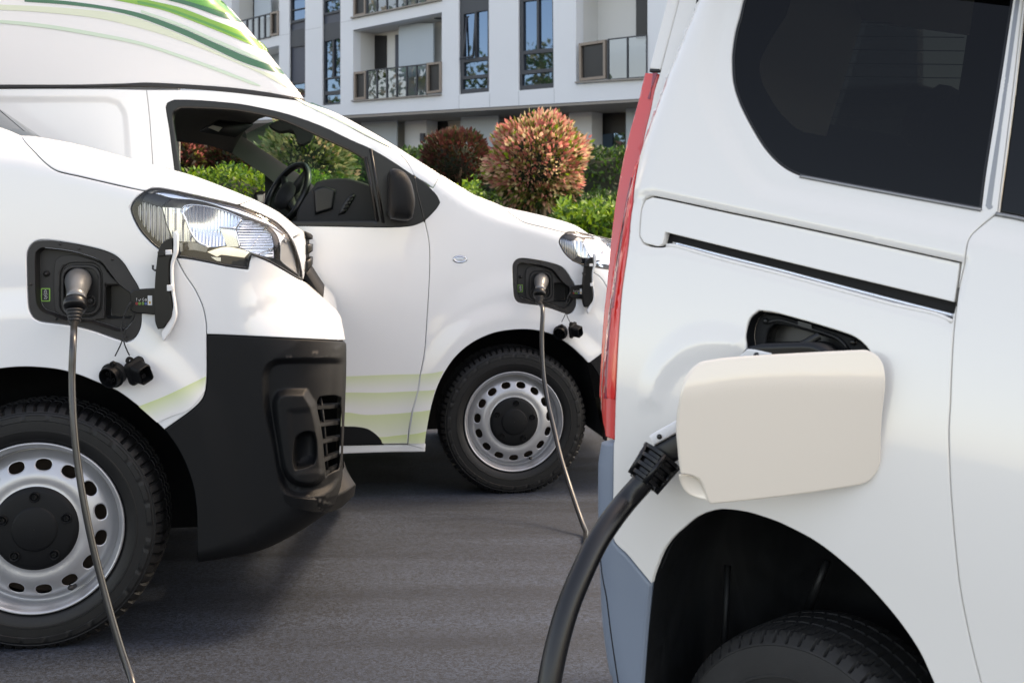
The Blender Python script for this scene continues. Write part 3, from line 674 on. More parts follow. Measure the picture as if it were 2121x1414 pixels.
# ------------------------------------------------------------------ shared vehicle parts
SATIN = mat('satin_grey_bezel', (.55, .55, .55), rough=.28, metal=.5)
def make_tyre(name, parent, R, rl, width=.20, n=360, period=5, slant=0, blocks=True, mat_=None):
    """outer face towards -y; shoulder notches, grooves and raised sidewall blocks are real relief."""
    h = R - rl; P = []                     # (r, y, kind)
    P += [(rl * .985, .018, 0), (rl * 1.02, -.002, 0), (rl + h * .12, -.010, 0), (rl + h * .30, -.0135, 0), (rl + h * .31, -.0152, 0), (rl + h * .345, -.0152, 0), (rl + h * .355, -.014, 0), (rl + h * .54, -.0142, 0)]
    if blocks: P += [(rl + h * .56, -.014, 0), (rl + h * .575, -.014, 1), (rl + h * .70, -.0125, 1), (rl + h * .715, -.0115, 0)]
    P += [(rl + h * .76, -.0095, 0), (rl + h * .775, -.0105, 0), (rl + h * .80, -.009, 0), (rl + h * .83, -.0055, 2), (rl + h * .90, .001, 2), (rl + h * .96, .010, 2), (R - .004, .020, 2), (R - .0015, .030, 2), (R - .0005, .046, 2)]
    gs = [(.056, .064), (.056 + (width - .11) * .48, .064 + (width - .11) * .48), (width - .062, width - .054)]
    y = .046
    for a, b in gs:
        P += [(R, a, 3), (R - .008, a + .0012, 0), (R - .008, b - .0012, 0), (R, b, 3)]
    P += [(R - .0005, width - .04, 2), (R - .0015, width - .028, 2), (R - .006, width - .016, 2), (R - h * .1, width - .006, 2), (R - h * .3, width + .004, 0), (rl + h * .2, width + .004, 0), (rl * .98, width - .02, 0)]
    V, Q = [], []
    for i, (r, yy, k) in enumerate(P):
        for j in range(n):
            a = 2 * math.pi * j / n; rr, y2 = r, yy
            if k == 1:
                b = (j // 4) % 6; hi = (j % 12) not in (0, 11) and not ((j // 30) % 6 == 5 and j % 30 > 22)
                if hi: y2 -= .0024
            elif k == 2 and (j + int(slant * yy)) % period == 0: rr -= .0068; y2 += .003 if yy < .02 else 0
            elif k == 3 and (j * 2 + int(slant * yy * .6)) % (period * 2) == 0: rr -= .004
            V.append((rr * math.cos(a), y2, rr * math.sin(a)))
    for i in range(len(P) - 1):
        for j in range(n):
            l = (j + 1) % n; Q.append((i * n + j, (i + 1) * n + j, (i + 1) * n + l, i * n + l))
    Q = [q[::-1] for q in Q]
    o = link(name, V, Q, mat_ or RUBBER, parent); autosharp(o, 38); return o

def steel_wheel(parent, loc, R, rl, spin=0.0):
    """wheel > tyre, rim, hub_cap, valve: pressed steel disc with fifteen oval vents."""
    w = empty('wheel', loc); w.parent = parent; w.rotation_euler = (0, spin, 0)
    make_tyre('tyre', w, R, rl)
    def prof(r):
        X = np.array([0, .38, .46, .52, .57, .62, .66, .73, .80, .835, .87, .90]); Y = np.array([.0, .0, -.002, .002, .0, .001, .004, .011, .019, .027, .040, .050])
        q = r / rl; return sum(np.interp(q + o_, X, Y) * g_ for o_, g_ in ((-.024, .12), (-.012, .23), (0, .30), (.012, .23), (.024, .12))) * rl / .235
    hs = []
    for k in range(15):
        a = 2 * math.pi * (k + .5) / 15; c = np.array([math.cos(a), math.sin(a)]) * rl * .735; e1 = np.array([math.cos(a), math.sin(a)]); e2 = np.array([-e1[1], e1[0]])
        hs.append([tuple(c + e1 * rl * .064 * math.copysign(abs(math.cos(t)) ** .85, math.cos(t)) + e2 * rl * .094 * math.copysign(abs(math.sin(t)) ** .85, math.sin(t))) for t in [2 * math.pi * q / 18 for q in range(18)]])
    circ = lambda r, n: [(r * math.cos(2 * math.pi * q / n), r * math.sin(2 * math.pi * q / n)) for q in range(n)]
    rim = panel('rim', far_b, circ(rl * .895, 96), STEEL, w, holes=hs, thick=.007, lip=.0015, lipw=.0035, step=.011, wfun=lambda u, v: prof(np.hypot(u, v)), extra=False, pts_extra=[circ(rl * q, 110) for q in (.47, .50, .53, .56, .59, .62, .645, .83, .845, .86, .875)])
    lp = MB(); s = rl / .235
    lp.lathe([(rl * .86, .036 * s), (rl * .885, .050 * s), (rl * .905, .052 * s), (rl * .92, .040 * s), (rl * .925, .020 * s), (rl * .94, .012 * s), (rl * .955, .009 * s), (rl * .965, .000 * s), (rl * .982, -.007 * s), (rl * 1.0, -.008 * s), (rl * 1.008, -.003 * s), (rl * 1.0, .008 * s), (rl * .985, .16)][::-1], 120)
    lp.build('rim_lip', STEEL, w)
    bk = MB(); bk.lathe([(rl * .97, .09), (rl * .5, .075), (.01, .07)][::-1], 40); bk.build('brake_backing', MATTBLK, w)
    dk = MB(); dk.lathe([(rl * .80, .050), (rl * .80, .062), (.05, .062)][::-1], 48); dk.build('brake_disc', mat_disc, w)
    hc = MB()
    pr = [(.001, -.017), (rl * .235, -.017), (rl * .25, -.0155), (rl * .262, -.0125), (rl * .30, -.0115), (rl * .42, -.009), (rl * .475, -.005), (rl * .495, .002), (rl * .497, .012)]
    hc.lathe([(r, y * s) for r, y in pr][::-1], 72)
    for k in range(5):
        a = math.pi / 2 + 2 * math.pi * k / 5; m_ = Matrix.Translation((rl * .375 * math.cos(a), -.0105 * s, rl * .375 * math.sin(a)))
        hc.lathe([(rl * .062, .004), (rl * .060, -.004), (rl * .052, -.0062), (rl * .042, -.0045), (rl * .038, -.002)][::-1], 20, m_)
        hc.lathe([(rl * .036, .0), (rl * .034, -.0055), (rl * .026, -.0075), (rl * .020, -.007), (rl * .018, -.003), (.0005, -.003)][::-1], 6, m_)
    autosharp(hc.build('hub_cap', BLACKP, w), 40)
    vl = MB(); a = -1.05; r0 = rl * .84
    vl.tube([(r0 * math.cos(a), .03, r0 * math.sin(a)), (r0 * .98 * math.cos(a), -.006, r0 * .98 * math.sin(a)), (r0 * .95 * math.cos(a), -.014, r0 * .95 * math.sin(a))], [.006, .006, .0075], 10); vl.build('valve', SEAL, w)
    return w
mat_disc = mat('brown_brake_metal', (.10, .075, .06), rough=.45, metal=.6, noise=.4, nscale=20)

def copy_tree(o, parent):
    c = o.copy(); C.objects.link(c); c.parent = parent
    for ch in list(o.children): copy_tree(ch, c)
    return c

def arch_liner(body, arch_uv, parent, name='arch_liner', w0=.02, w1=.42, m=None):
    """the black tunnel behind a wheel opening."""
    A = list(arch_uv); V, Q = [], []; n = len(A)
    for w in (w0, w0 + .06, w1):
        for (u, v) in A: V.append((u, body.d1(u, v) * (1 if w == w0 else .3) + w, v))
    for i in range(2):
        for k in range(n - 1): Q.append((i * n + k, i * n + k + 1, (i + 1) * n + k + 1, (i + 1) * n + k))
    b = len(V); V.append((sum(a[0] for a in A) / n, w1, min(a[1] for a in A)))
    for k in range(n - 1): Q.append((2 * n + k, 2 * n + k + 1, b))
    return link(name, V, Q, m or LINER, parent)

def nrm_px(pts, f): return [f(x, y) for x, y in pts]

PORT = zA((100, 250), (108, 190), (145, 135), (210, 108), (300, 110), (500, 140), (700, 186), (815, 232), (885, 295), (945, 390), (1005, 490), (1026, 560), (1030, 700), (1028, 790), (1010, 850), (970, 908), (910, 936), (800, 900), (660, 850), (520, 812), (400, 792), (300, 780), (205, 765), (150, 730), (118, 660), (106, 520), (103, 400))
BASIN = zA((165, 260), (172, 205), (215, 172), (300, 176), (470, 200), (640, 250), (710, 292), (770, 370), (850, 470), (960, 560), (985, 640), (975, 720), (940, 790), (885, 840), (830, 842), (700, 800), (600, 772), (520, 772), (400, 752), (300, 712), (225, 685), (188, 640), (172, 560), (168, 400))

def rrect(x0, y0, x1, y1, r, n=5):
    P = []
    for cx, cy, a0 in ((x1 - r, y0 + r, -90), (x1 - r, y1 - r, 0), (x0 + r, y1 - r, 90), (x0 + r, y0 + r, 180)):
        for k in range(n + 1):
            a = math.radians(a0 + 90 * k / n); P.append((cx + r * math.cos(a), cy + r * math.sin(a)))
    return P

def charge_port(body, f, van):
    """port_housing and its pieces, the hinged flap and two tethered caps; returns the hole in the wing."""
    T = lambda pts: [body.hit(*f(x, y)) for x, y in dense(pts, 5)]
    hole = T(PORT); k = abs(area(hole)) ** .5 / .245          # size against the nearer van
    basin = T(BASIN); pocket = T(zA(*rrect(722, 476, 935, 752, 25)))
    hs = panel('port_housing', body, hole, PORTP, van, holes=[basin], off=.005, thick=.05, lip=-.0025, lipw=.005, gap=.003, step=.015, dents=False)
    b2 = offset_loop(np.array(basin) if area(basin) > 0 else np.array(basin)[::-1], .004)
    panel('port_floor', body, b2, PORTP, hs, holes=[pocket], off=.038 * k, thick=.01, lip=0, step=.015, dents=False)
    lf = MB(); n = len(basin); lf.loft([[body.surf(u, v, .004) for u, v in (basin if area(basin) > 0 else basin[::-1])], [body.surf(u, v, .039 * k) for u, v in b2]], caps=False)
    lf.build('port_wall', PORTP, hs)
    pk = MB(); pb = np.array(pocket); pb = pb if area(pb) > 0 else pb[::-1]; pin = offset_loop(pb, .004)
    pk.loft([[body.surf(u, v, .038 * k) for u, v in pb], [body.surf(u, v, .095 * k) for u, v in pin]], caps=False); pk.build('hinge_pocket', BSOCK, hs)
    panel('pocket_back', body, pin, BSOCK, hs, off=.094 * k, thick=.01, lip=0, dents=False)
    o1 = T(zA((305, 330), (318, 270), (370, 235), (470, 228), (600, 262), (690, 300), (760, 390), (838, 470), (720, 470), (716, 600), (716, 750), (600, 768), (480, 752), (370, 730), (312, 690), (300, 560)))
    r1 = T(zA(*rrect(350, 292, 700, 738, 110))); r2 = T(zA(*rrect(366, 312, 684, 722, 98))); r3 = T(zA(*rrect(384, 335, 664, 704, 85)))
    panel('socket_surround', body, o1, PORTP, hs, holes=[r1], off=.024 * k, thick=.02, lip=.003, step=.012, dents=False)
    panel('socket_ring', body, r1, BSOCK, hs, holes=[r2], off=.030 * k, thick=.02, lip=.001, lipw=.002, step=.012, dents=False)
    panel('socket_ring', body, r2, PORTP, hs, holes=[r3], off=.022 * k, thick=.03, lip=.002, lipw=.002, step=.012, dents=False)
    panel('socket_face', body, r3, BSOCK, hs, off=.036 * k, thick=.01, lip=.001, step=.012, dents=False)
    s1 = MB(); 
    for c, rad in (((598, 606), 46), ((432, 606), 46)):
        p = body.ps(*f(*zA(c)[0]), .03 * k); q = body.ps(*f(*zA((c[0] + rad, c[1]))[0]), .03 * k); r_ = abs(q.x - p.x)
        m_ = Matrix.Translation(p); s1.lathe([(r_, .01), (r_, -.006), (r_ * .86, -.006), (r_ * .84, .004), (r_ * .55, .004), (r_ * .5, -.002), (r_ * .1, -.002)][::-1], 24, m_)
    s1.build('socket_ring', PORTP, hs)
    for c in ((522, 178), (795, 264), (338, 748), (128, 468), (368, 138), (905, 895)):
        bt = MB(); p = body.ps(*f(*zA(c)[0]), .004); r_ = .0032 * k; bt.lathe([(r_, .003), (r_, -.0015), (r_ * .7, -.003), (.0003, -.0035)][::-1], 12, Matrix.Translation(p)); bt.build('bolt', PORTP, hs)
    p = body.ps(*f(*zA((234, 384))[0]), .036 * k); r_ = .0085 * k
    bt = MB(); bt.lathe([(r_, .004), (r_ * .9, -.004), (r_ * .55, -.005), (r_ * .5, -.012), (.0003, -.013)][::-1], 16, Matrix.Translation(p)); bt.build('bolt', PORTP, hs)
    # green-edged pictogram plate: padlock over a clock
    pl = T(zA(*rrect(188, 502, 264, 612, 8, 2))); pli = T(zA(*rrect(197, 511, 255, 603, 4, 2)))
    panel('pictogram_plate', body, pl, GSTICK, hs, holes=[pli], off=.0355 * k, thick=.003, lip=0, lipw=.0008, step=.05, dents=False)
    panel('pictogram_plate', body, pli, SEAL, hs, off=.0362 * k, thick=.002, lip=0, lipw=.0008, step=.05, dents=False)
    ic = MB(); g = lambda x, y: body.ps(*f(*zA((x, y))[0]), .0352 * k)
    ic.tube([g(216, 530), g(216, 545), g(236, 545), g(236, 530), g(216, 530)], .0006 * k, 5); ic.tube([g(220, 530), g(220, 520), g(226, 515), g(232, 520), g(232, 530)], .0006 * k, 5)
    ic.tube([g(206, 553), g(246, 553)], .0006 * k, 5); ic.tube([g(228 + 13 * math.cos(a), 577 + 13 * math.sin(a)) for a in np.linspace(-2.6, 2.6, 14)], .0006 * k, 5); ic.tube([g(216, 590), g(222, 586), g(218, 580)], .0006 * k, 5); ic.tube([g(228, 570), g(228, 578), g(233, 578)], .0006 * k, 5)
    ic.build('pictogram', WSTICK, hs)
    # hinge arm with its status pictograms
    wS = body.d1(*body.hit(*f(300, 625)))
    arm = [body.at(*f(x, y), wS - .012) for x, y in dense([(270, 606), (276, 600), (322, 597), (327, 600), (327, 648), (322, 652), (276, 647), (270, 642)], 5)]
    flat_ = lambda w: (lambda u, v: np.full_like(u, w))
    ar = panel('hinge_arm', body, arm, BLACKS, van, off=0, thick=.06 * k, lip=.002, step=.03, wfun=flat_(wS - .012), extra=False)
    for (x0, y0, x1, y1, m_) in ((306, 612, 315, 632, WSTICK), (281, 626, 285, 631, RSTICK), (287, 626, 291, 631, GSTICK), (294, 626, 298, 631, GSTICK), (300, 626, 304, 631, BSTICK), (308.5, 624, 312, 629, YSTICK)):
        off_ = .0128 if m_ is not YSTICK else .0134
        q = [body.at(*f(x, y), wS - off_) for x, y in ((x0, y0), (x1, y0), (x1, y1), (x0, y1))]
        hl = []
        if m_ in (RSTICK, GSTICK, BSTICK): hl = [[body.at(*f(x, y), wS - off_) for x, y in ((x0 + 1.1, y0 + 1.1), (x1 - 1.1, y0 + 1.1), (x1 - 1.1, y1 - 1.1), (x0 + 1.1, y1 - 1.1))]]
        panel('sticker', body, q, m_, ar, holes=hl, thick=.0006, lip=0, lipw=.0002, step=.5, wfun=flat_(wS - off_), extra=False)
    im = MB(); h = lambda x, y: Vector((body.at(*f(x, y), wS - .0128)[0], wS - .0128, body.at(*f(x, y), wS - .0128)[1])); t_ = .0006 * k
    im.tube([h(283, 617), h(283, 622)], t_, 5); im.tube([h(283, 623.5), h(283, 624.3)], t_, 5); im.tube([h(287, 621), h(288.5, 623.5), h(291.5, 619)], t_, 5)
    im.tube([h(297, 617), h(294.5, 621), h(298, 621), h(295.5, 625)], t_, 5); im.tube([h(302 + 2 * math.cos(a), 621 + 2 * math.sin(a)) for a in np.linspace(0, 6.3, 12)], t_, 5); im.tube([h(302, 619.5), h(302, 621), h(303, 621)], t_, 5)
    im.build('pictogram', WSTICK, ar)
    # flap standing open, seen along its edge
    def pr(pts, wa, wb, name, m_, parent, step=5):
        q = [body.at(*f(x, y), wa) for x, y in dense(pts, step)]
        return panel(name, body, q, m_, parent, thick=wb - wa, lip=.0015, lipw=.002, step=.03, wfun=flat_(wa), extra=False)
    fl = pr(z3((996, 285), (1005, 272), (1018, 292), (1017, 390), (1003, 430), (990, 470), (993, 600), (1011, 755), (985, 830), (938, 906), (928, 860), (962, 800), (994, 715), (982, 600), (978, 470), (994, 390)), wS - .045 * k, wS - .012, 'port_flap', WHITE, van)
    pr(z3((903, 420), (915, 370), (945, 330), (984, 312), (986, 400), (968, 470), (970, 600), (984, 690), (984, 765), (935, 832), (906, 836), (890, 790), (888, 600)), wS - .050 * k, wS - .014, 'flap_backing', BLACKS, fl)
    pr(z3((985, 380), (950, 382), (948, 410), (985, 408)), wS - .054 * k, wS - .03 * k, 'flap_clip', WSTICK, fl); pr(z3((958, 583), (992, 583), (992, 617), (958, 617)), wS - .055 * k, wS - .03 * k, 'flap_clip', WSTICK, fl)
    pr(z3((904, 392), (944, 390), (946, 415), (906, 420)), wS - .06 * k, wS - .02, 'flap_clip', BLACKS, fl)
    hk = MB(); hk.tube([Vector((body.at(*f(*z3(p)[0]), wS - .05)[0], wS - .05, body.at(*f(*z3(p)[0]), wS - .05)[1])) for p in ((878, 468), (878, 490), (890, 500), (908, 490))], .0028 * k, 8); hk.build('flap_hook', SEAL, fl)
    # tethers and dust caps
    wC = body.d1(*body.hit(*f(250, 770)))
    P3 = lambda x, y, o=.030: (lambda q: Vector((q[0], wC - o, q[1])))(body.at(*f(*zA((x, y))[0]), wC - o))
    for path in (((946, 608), (912, 660), (890, 730), (893, 800), (897, 860), (870, 940), (818, 1050)), ((946, 612), (905, 690), (880, 760), (868, 830), (880, 900), (905, 980), (936, 1046))):
        t = MB(); t.tube([Vector(p) for p in [tuple(P3(*q)) for q in dense(path, 25, closed=False)]], .0018 * k, 7); t.build('cap_tether', SEAL, van)
    c0 = P3(800, 1205, .036); r_ = .0305 * k; R_ = Matrix.Translation(c0) @ Matrix.Rotation(.35, 4, 'X') @ Matrix.Rotation(-.45, 4, 'Z')
    cp = MB(); cp.lathe([(r_, .020), (r_ * 1.02, .004), (r_ * 1.12, .0), (r_ * 1.12, -.004), (r_ * .98, -.006), (r_ * .93, -.022), (r_ * .84, -.022), (r_ * .82, .012), (.0005, .014)][::-1], 40, R_)
    cp.lathe([(r_, .020), (.0005, .022)], 40, R_)
    for a in (1.45, 3.7):
        m_ = R_ @ Matrix.Translation((r_ * 1.12 * math.cos(a), -.002, r_ * 1.12 * math.sin(a))); cp.lathe([(r_ * .27, .004), (r_ * .27, -.004), (r_ * .12, -.005), (r_ * .10, .002)][::-1], 14, m_)
    for x, z in ((-.3, .25), (.1, .45), (.3, -.25), (-.25, -.3)): cp.lathe([(r_ * .17, .012), (r_ * .17, -.012), (r_ * .09, -.012), (r_ * .09, .0)][::-1], 12, R_ @ Matrix.Translation((x * r_, 0, z * r_)))
    cp.box(R_ @ Vector((.1 * r_, -.004, 0)), (r_ * .06, .02, r_ * 1.3), R_.to_3x3())
    c1o = autosharp(cp.build('port_cap', BLACKP, van), 40)
    c1 = P3(1005, 1175, .044); R_ = Matrix.Translation(c1) @ Matrix.Rotation(.25, 4, 'X') @ Matrix.Rotation(.75, 4, 'Z') @ Matrix.Rotation(-.3, 4, 'Y')
    def rr(sx, sz, y, r=.4): return [R_ @ Vector((x * sx * k, y * k, z * sz * k)) for x, z in rrect(-1, -1, 1, 1, r, 4)]
    cq = MB(); cq.loft([rr(.029, .034, .012), rr(.029, .034, .004), rr(.021, .026, .000), rr(.0195, .0245, -.034), rr(.0165, .0215, -.036), rr(.0158, .0205, -.030), rr(.0155, .020, .002)], caps=True)
    cq.box(R_ @ Vector((0, -.02 * k, -.008 * k)), (.012 * k, .004, .012 * k), R_.to_3x3()); m_ = R_ @ Matrix.Translation((-.008 * k, .008 * k, .038 * k)); cq.lathe([(.010 * k, .004), (.010 * k, -.004), (.004 * k, -.005), (.0035 * k, .002)][::-1], 14, m_)
    autosharp(cq.build('port_cap', BLACKP, van), 40)
    return hole, k

def fluted(body, pts, f, name, m, parent, off, amp, freq, horiz=False, bowl=0.0, step=.006):
    q = [body.hit(*f(x, y)) for x, y in dense(pts, 5)]; a = np.array(q); c = a.mean(0); sz = np.abs(a - c).max(0)
    def wf(u, v):
        s = np.abs(np.sin((v if horiz else u) * freq)); b = bowl * (1 - np.clip(((u - c[0]) / sz[0]) ** 2 + ((v - c[1]) / sz[1]) ** 2, 0, 1))
        return body.depth(u, v, False) * .8 + off + amp * s + b
    return panel(name, body, q, m, parent, thick=.004, lip=0, lipw=.001, step=step, wfun=wf, extra=False)

HEADL = zB((102, 310), (112, 262), (150, 203), (195, 163), (240, 130), (300, 103), (380, 96), (500, 115), (700, 158), (900, 202), (1050, 235), (1200, 272), (1400, 352), (1560, 432), (1640, 500), (1695, 565), (1740, 650), (1775, 740), (1810, 860), (1836, 1028), (1790, 1010), (1650, 927), (1500, 842), (1400, 800), (1325, 772), (1300, 830), (1285, 914), (1240, 910), (1070, 885), (900, 850), (720, 815), (560, 785), (440, 735), (380, 706), (300, 640), (200, 528), (130, 400))
def headlight(body, f, van, k=1.0):
    T = lambda pts: [body.hit(*f(x, y)) for x, y in dense(pts, 5)]
    out = T(HEADL); o_ = np.array(out); o_ = o_ if area(o_) > 0 else o_[::-1]
    hd = panel('headlight', body, out, SATIN, van, off=.06 * k, thick=.01, lip=0, step=.02, wfun=lambda u, v: body.depth(u, v, False) * .85 + .075 * k, extra=False)
    mb = MB(); inn = offset_loop(o_, .003); mb.loft([[body.surf(u, v, .002) for u, v in offset_loop(o_, .001)], [Vector((u, body.d1(u, v) * .85 + .076 * k, v)) for u, v in inn]], caps=False); mb.build('lamp_housing', CHROME, hd)
    z = lambda *p: zB(*p)
    fluted(body, z((118, 312), (150, 225), (215, 200), (330, 260), (395, 290), (430, 420), (490, 590), (460, 650), (400, 668), (300, 590), (205, 480)), f, 'indicator_reflector', DCHROME, hd, .030 * k, .0032 * k, 260 / k, step=.0025)
    panel('lamp_hood', body, T(z((235, 150), (330, 148), (500, 202), (400, 285), (330, 268), (205, 225))), BLACKS, hd, off=.018 * k, thick=.02, lip=.001, lipw=.002, dents=False)
    fluted(body, z((405, 285), (600, 298), (640, 430), (700, 560), (745, 640), (590, 632), (505, 592), (440, 420)), f, 'side_reflector', GOLDREF, hd, .030 * k, .006 * k, 150 / k, step=.003)
    fluted(body, z((600, 318), (635, 272), (700, 260), (860, 278), (1060, 330), (1220, 402), (1165, 470), (1145, 496), (985, 488), (1035, 610), (1050, 676), (885, 690), (765, 634), (690, 520), (645, 410)), f, 'main_reflector', REFLECT, hd, .030 * k, .0045 * k, 330 / k, bowl=.018 * k, step=.0025)
    rimp = z((600, 318), (645, 410), (690, 520), (765, 634), (885, 690))
    tb = MB(); tb.tube([body.ps(*f(x, y), .026 * k) for x, y in dense(rimp, 8, closed=False)], .0032 * k, 8); tb.tube([body.ps(*f(x, y), .024 * k) for x, y in dense(z((600, 318), (635, 272), (700, 260), (860, 278), (1060, 330), (1220, 402)), 8, closed=False)], .0022 * k, 8)
    tb.tube([body.ps(*f(x, y), .022 * k) for x, y in dense(z((985, 490), (1145, 498), (1200, 706)), 8, closed=False)], .0022 * k, 8); tb.tube([body.ps(*f(x, y), .022 * k) for x, y in dense(z((1220, 402), (1165, 470), (1150, 520)), 8, closed=False)], .0026 * k, 8); tb.build('reflector_rim', CHROME, hd)
    fluted(body, z((990, 500), (1142, 508), (1192, 690), (1060, 686)), f, 'bulb_reflector', GOLDREF, hd, .042 * k, .0, 1)
    fluted(body, z((1225, 412), (1330, 432), (1445, 485), (1525, 590), (1542, 800), (1440, 785), (1330, 752), (1205, 704), (1165, 520)), f, 'high_beam_reflector', REFLECT, hd, .030 * k, .0035 * k, 400 / k, horiz=True, bowl=.014 * k, step=.0025)
    panel('lamp_hood', body, T(z((1340, 428), (1480, 480), (1570, 570), (1602, 680), (1602, 820), (1552, 800), (1530, 600), (1450, 487))), BLACKS, hd, off=.022 * k, thick=.02, lip=.001, lipw=.002, dents=False)
    panel('lamp_bezel', body, T(z((1490, 470), (1640, 545), (1715, 680), (1750, 800), (1786, 970), (1650, 868), (1606, 822), (1606, 680), (1575, 570))), SATIN, hd, off=.018 * k, thick=.02, lip=.001, lipw=.002, dents=False)
    panel('chrome_brow', body, T(z((340, 145), (420, 140), (600, 165), (900, 232), (1200, 302), (1400, 385), (1600, 500), (1690, 580), (1620, 545), (1480, 462), (1300, 392), (1000, 285), (800, 225), (500, 195))), CHROME, hd, off=.012 * k, thick=.015, lip=.002, lipw=.003, dents=False)
    fluted(body, z((575, 650), (745, 648), (870, 700), (850, 745), (700, 720), (590, 740)), f, 'lower_bezel', DCHROME, hd, .03 * k, .003 * k, 90 / k)
    fluted(body, z((860, 740), (1040, 690), (1200, 712), (1290, 745), (1240, 800), (1000, 770), (960, 790)), f, 'lower_bezel', CHROME, hd, .035 * k, .003 * k, 70 / k)
    fluted(body, z((900, 790), (1000, 800), (1000, 836), (960, 832)), f, 'lower_bezel', GOLDREF, hd, .03 * k, .0, 1)
    panel('lamp_hood', body, T(z((585, 735), (720, 722), (880, 752), (1000, 775), (1230, 800), (1290, 770), (1275, 895), (1060, 868), (900, 835), (720, 800), (580, 775))), BLACKS, hd, off=.040 * k, thick=.01, lip=.001, lipw=.002, dents=False)
    panel('lamp_lens', body, out, LENS, hd, off=-.001, thick=.004, lip=.002, gap=.003, step=.02, dents=False)
    ed = MB(); ed.tube([body.surf(u, v, .002) for u, v in offset_loop(o_, .0025)] + [body.surf(*offset_loop(o_, .0025)[0], .002)], .0028 * k, 6, cap=False); ed.build('lamp_gasket', BSOCK, hd)
    return out
DCHROME = mat('dark_chrome', (.17, .185, .215), rough=.14, metal=1, noise=.5, nscale=40)
GOLDREF = mat('warm_reflector', (.62, .64, .64), rough=.18, metal=1, noise=.2, nscale=30)

# ------------------------------------------------------------------ far van (behind, centre)
PSI = math.radians(9.0); cU = (math.cos(PSI), math.sin(PSI), 0); cN = (-math.sin(PSI), math.cos(PSI), 0)
fY = F * CAMZ / (1023 - HY); far_b = Body(((1066 - CX) / F * fY, fY, 0), cU, cN, (0, 0, 1))
far_b.tum = lambda u, v: .025 * np.clip(v - 1.0, 0, None) ** 1.6
far_b.set_sil([(-700, -330, .2), (100, -330, .2), (330, -190, .2), (400, -80, .15), (455, 0, .12), (480, 20, .11), (540, 90, .10), (600, 165, .09), (628, 203, .07), (642, 211, .06), (700, 235, .06), (800, 290, .06), (912, 362, .07),
               (980, 402, .09), (1042, 427, .10), (1130, 447, .12), (1190, 465, .13), (1240, 494, .16), (1275, 522, .2), (1330, 570, .24), (1385, 622, .25), (1424, 650, .25), (1432, 700, .25), (1428, 790, .24), (1440, 815, .2), (1425, 845, .2), (1300, 905, .06), (1255, 915, .03)])
far = empty('delivery_van', mw=far_b.mw)
tag(far, 'white high-roof van behind with green roof stripes and open cab window', 'van')
T = lambda pts, step=6, closed=True: far_b.trace(pts, step, closed)
fp = aff(57, 497, 1063, 535, .554, .548); fh = aff(44, 285, 1042, 428, .51, .49)

rear_seam = [(303, 186), (309, 240), (316, 340), (322, 480), (326, 640), (330, 940)]
front_seam = [(859, 366), (868, 410), (880, 459), (889, 505), (890, 560), (885, 650), (878, 735), (862, 808), (849, 868), (844, 919)]
door_top = [(303, 186), (380, 186), (450, 188.5), (540, 197), (600, 205), (630, 212), (690, 241), (751, 278), (813, 309), (843, 336), (859, 366)]
arch = zF((405, 1122), (405, 1100), (415, 1030), (445, 900), (480, 812), (540, 720), (620, 651), (720, 605), (830, 588), (920, 592), (1000, 615), (1080, 665), (1140, 720), (1160, 742))
frame_out = zW((45, 120), (58, 78), (108, 58), (300, 62), (450, 74), (600, 90), (850, 140), (1000, 182), (1200, 255), (1400, 350), (1550, 416), (1680, 490), (1850, 600), (1880, 622), (1960, 678), (2038, 758), (2062, 812), (2032, 862), (1940, 952), (1850, 986), (1670, 998), (1400, 994), (1020, 988), (600, 984), (160, 984), (108, 580), (68, 270))
open_in = zW((97, 196), (108, 148), (150, 119), (300, 120), (450, 126), (600, 141), (850, 192), (1000, 250), (1200, 340), (1400, 432), (1497, 490), (1530, 640), (1560, 800), (1586, 946), (1300, 948), (1010, 948), (600, 948), (205, 948), (150, 580), (112, 330))

far_b.dent(T([(-700, 209), (215, 206), (245, 214), (258, 238), (265, 330), (270, 500), (272, 640), (262, 700), (-700, 700)]), .006, .018)
far_b.dent(T(zF((330, 1300), (340, 1000), (420, 760), (520, 620), (640, 535), (760, 500), (880, 500), (980, 525), (1080, 590), (1200, 700), (1240, 1300)), 12), -.010, .05)
far_b.dent(T(zF((240, 1300), (300, 900), (420, 620), (560, 470), (700, 385), (830, 360), (960, 380), (1100, 440), (1260, 560), (1300, 1300)), 12), -.006, .06)

# roof cap, its seal and the livery
seal_top = z1((-1200, 520), (0, 518), (450, 518), (760, 511), (890, 505), (1100, 514), (1400, 535), (1600, 560), (1858, 604))
roof_out = [(-700, -318), (90, -318), (325, -180), (396, -70), (455, 1), (480, 21), (540, 91), (600, 166), (629, 204)] + seal_top[::-1]
panel('high_roof', far_b, T(roof_out, 10), ROOFW, far, thick=.03, step=.045)
seal = seal_top + z1((1862, 620), (1600, 588), (1300, 552), (900, 532), (400, 537), (0, 541), (-1200, 543))
panel('roof_seal', far_b, T(seal, 10), SEAL, far, off=-.004, thick=.02, lip=.004, lipw=.004, step=.05)
def decal(name, pts, m, step=8, off=-.0028, parent=None):
    return panel(name, far_b, T(pts, step), m, parent or far, off=off, thick=.0022, lip=0, lipw=.0006, step=.03, clean=.3)
SAGE = mat('pale_sage_vinyl', (.48, .60, .48), rough=.28, coat=.6); SAND = mat('pale_sand_vinyl', (.57, .62, .48), rough=.28, coat=.6)
GREEN = mat('dark_green_vinyl', (.015, .12, .05), rough=.28, coat=.6); LIME = mat('lime_green_vinyl', (.17, .38, .04), rough=.28, coat=.6); MIDG = mat('mid_green_vinyl', (.06, .27, .04), rough=.28, coat=.6)
def band(top, bot): return top + bot[::-1]
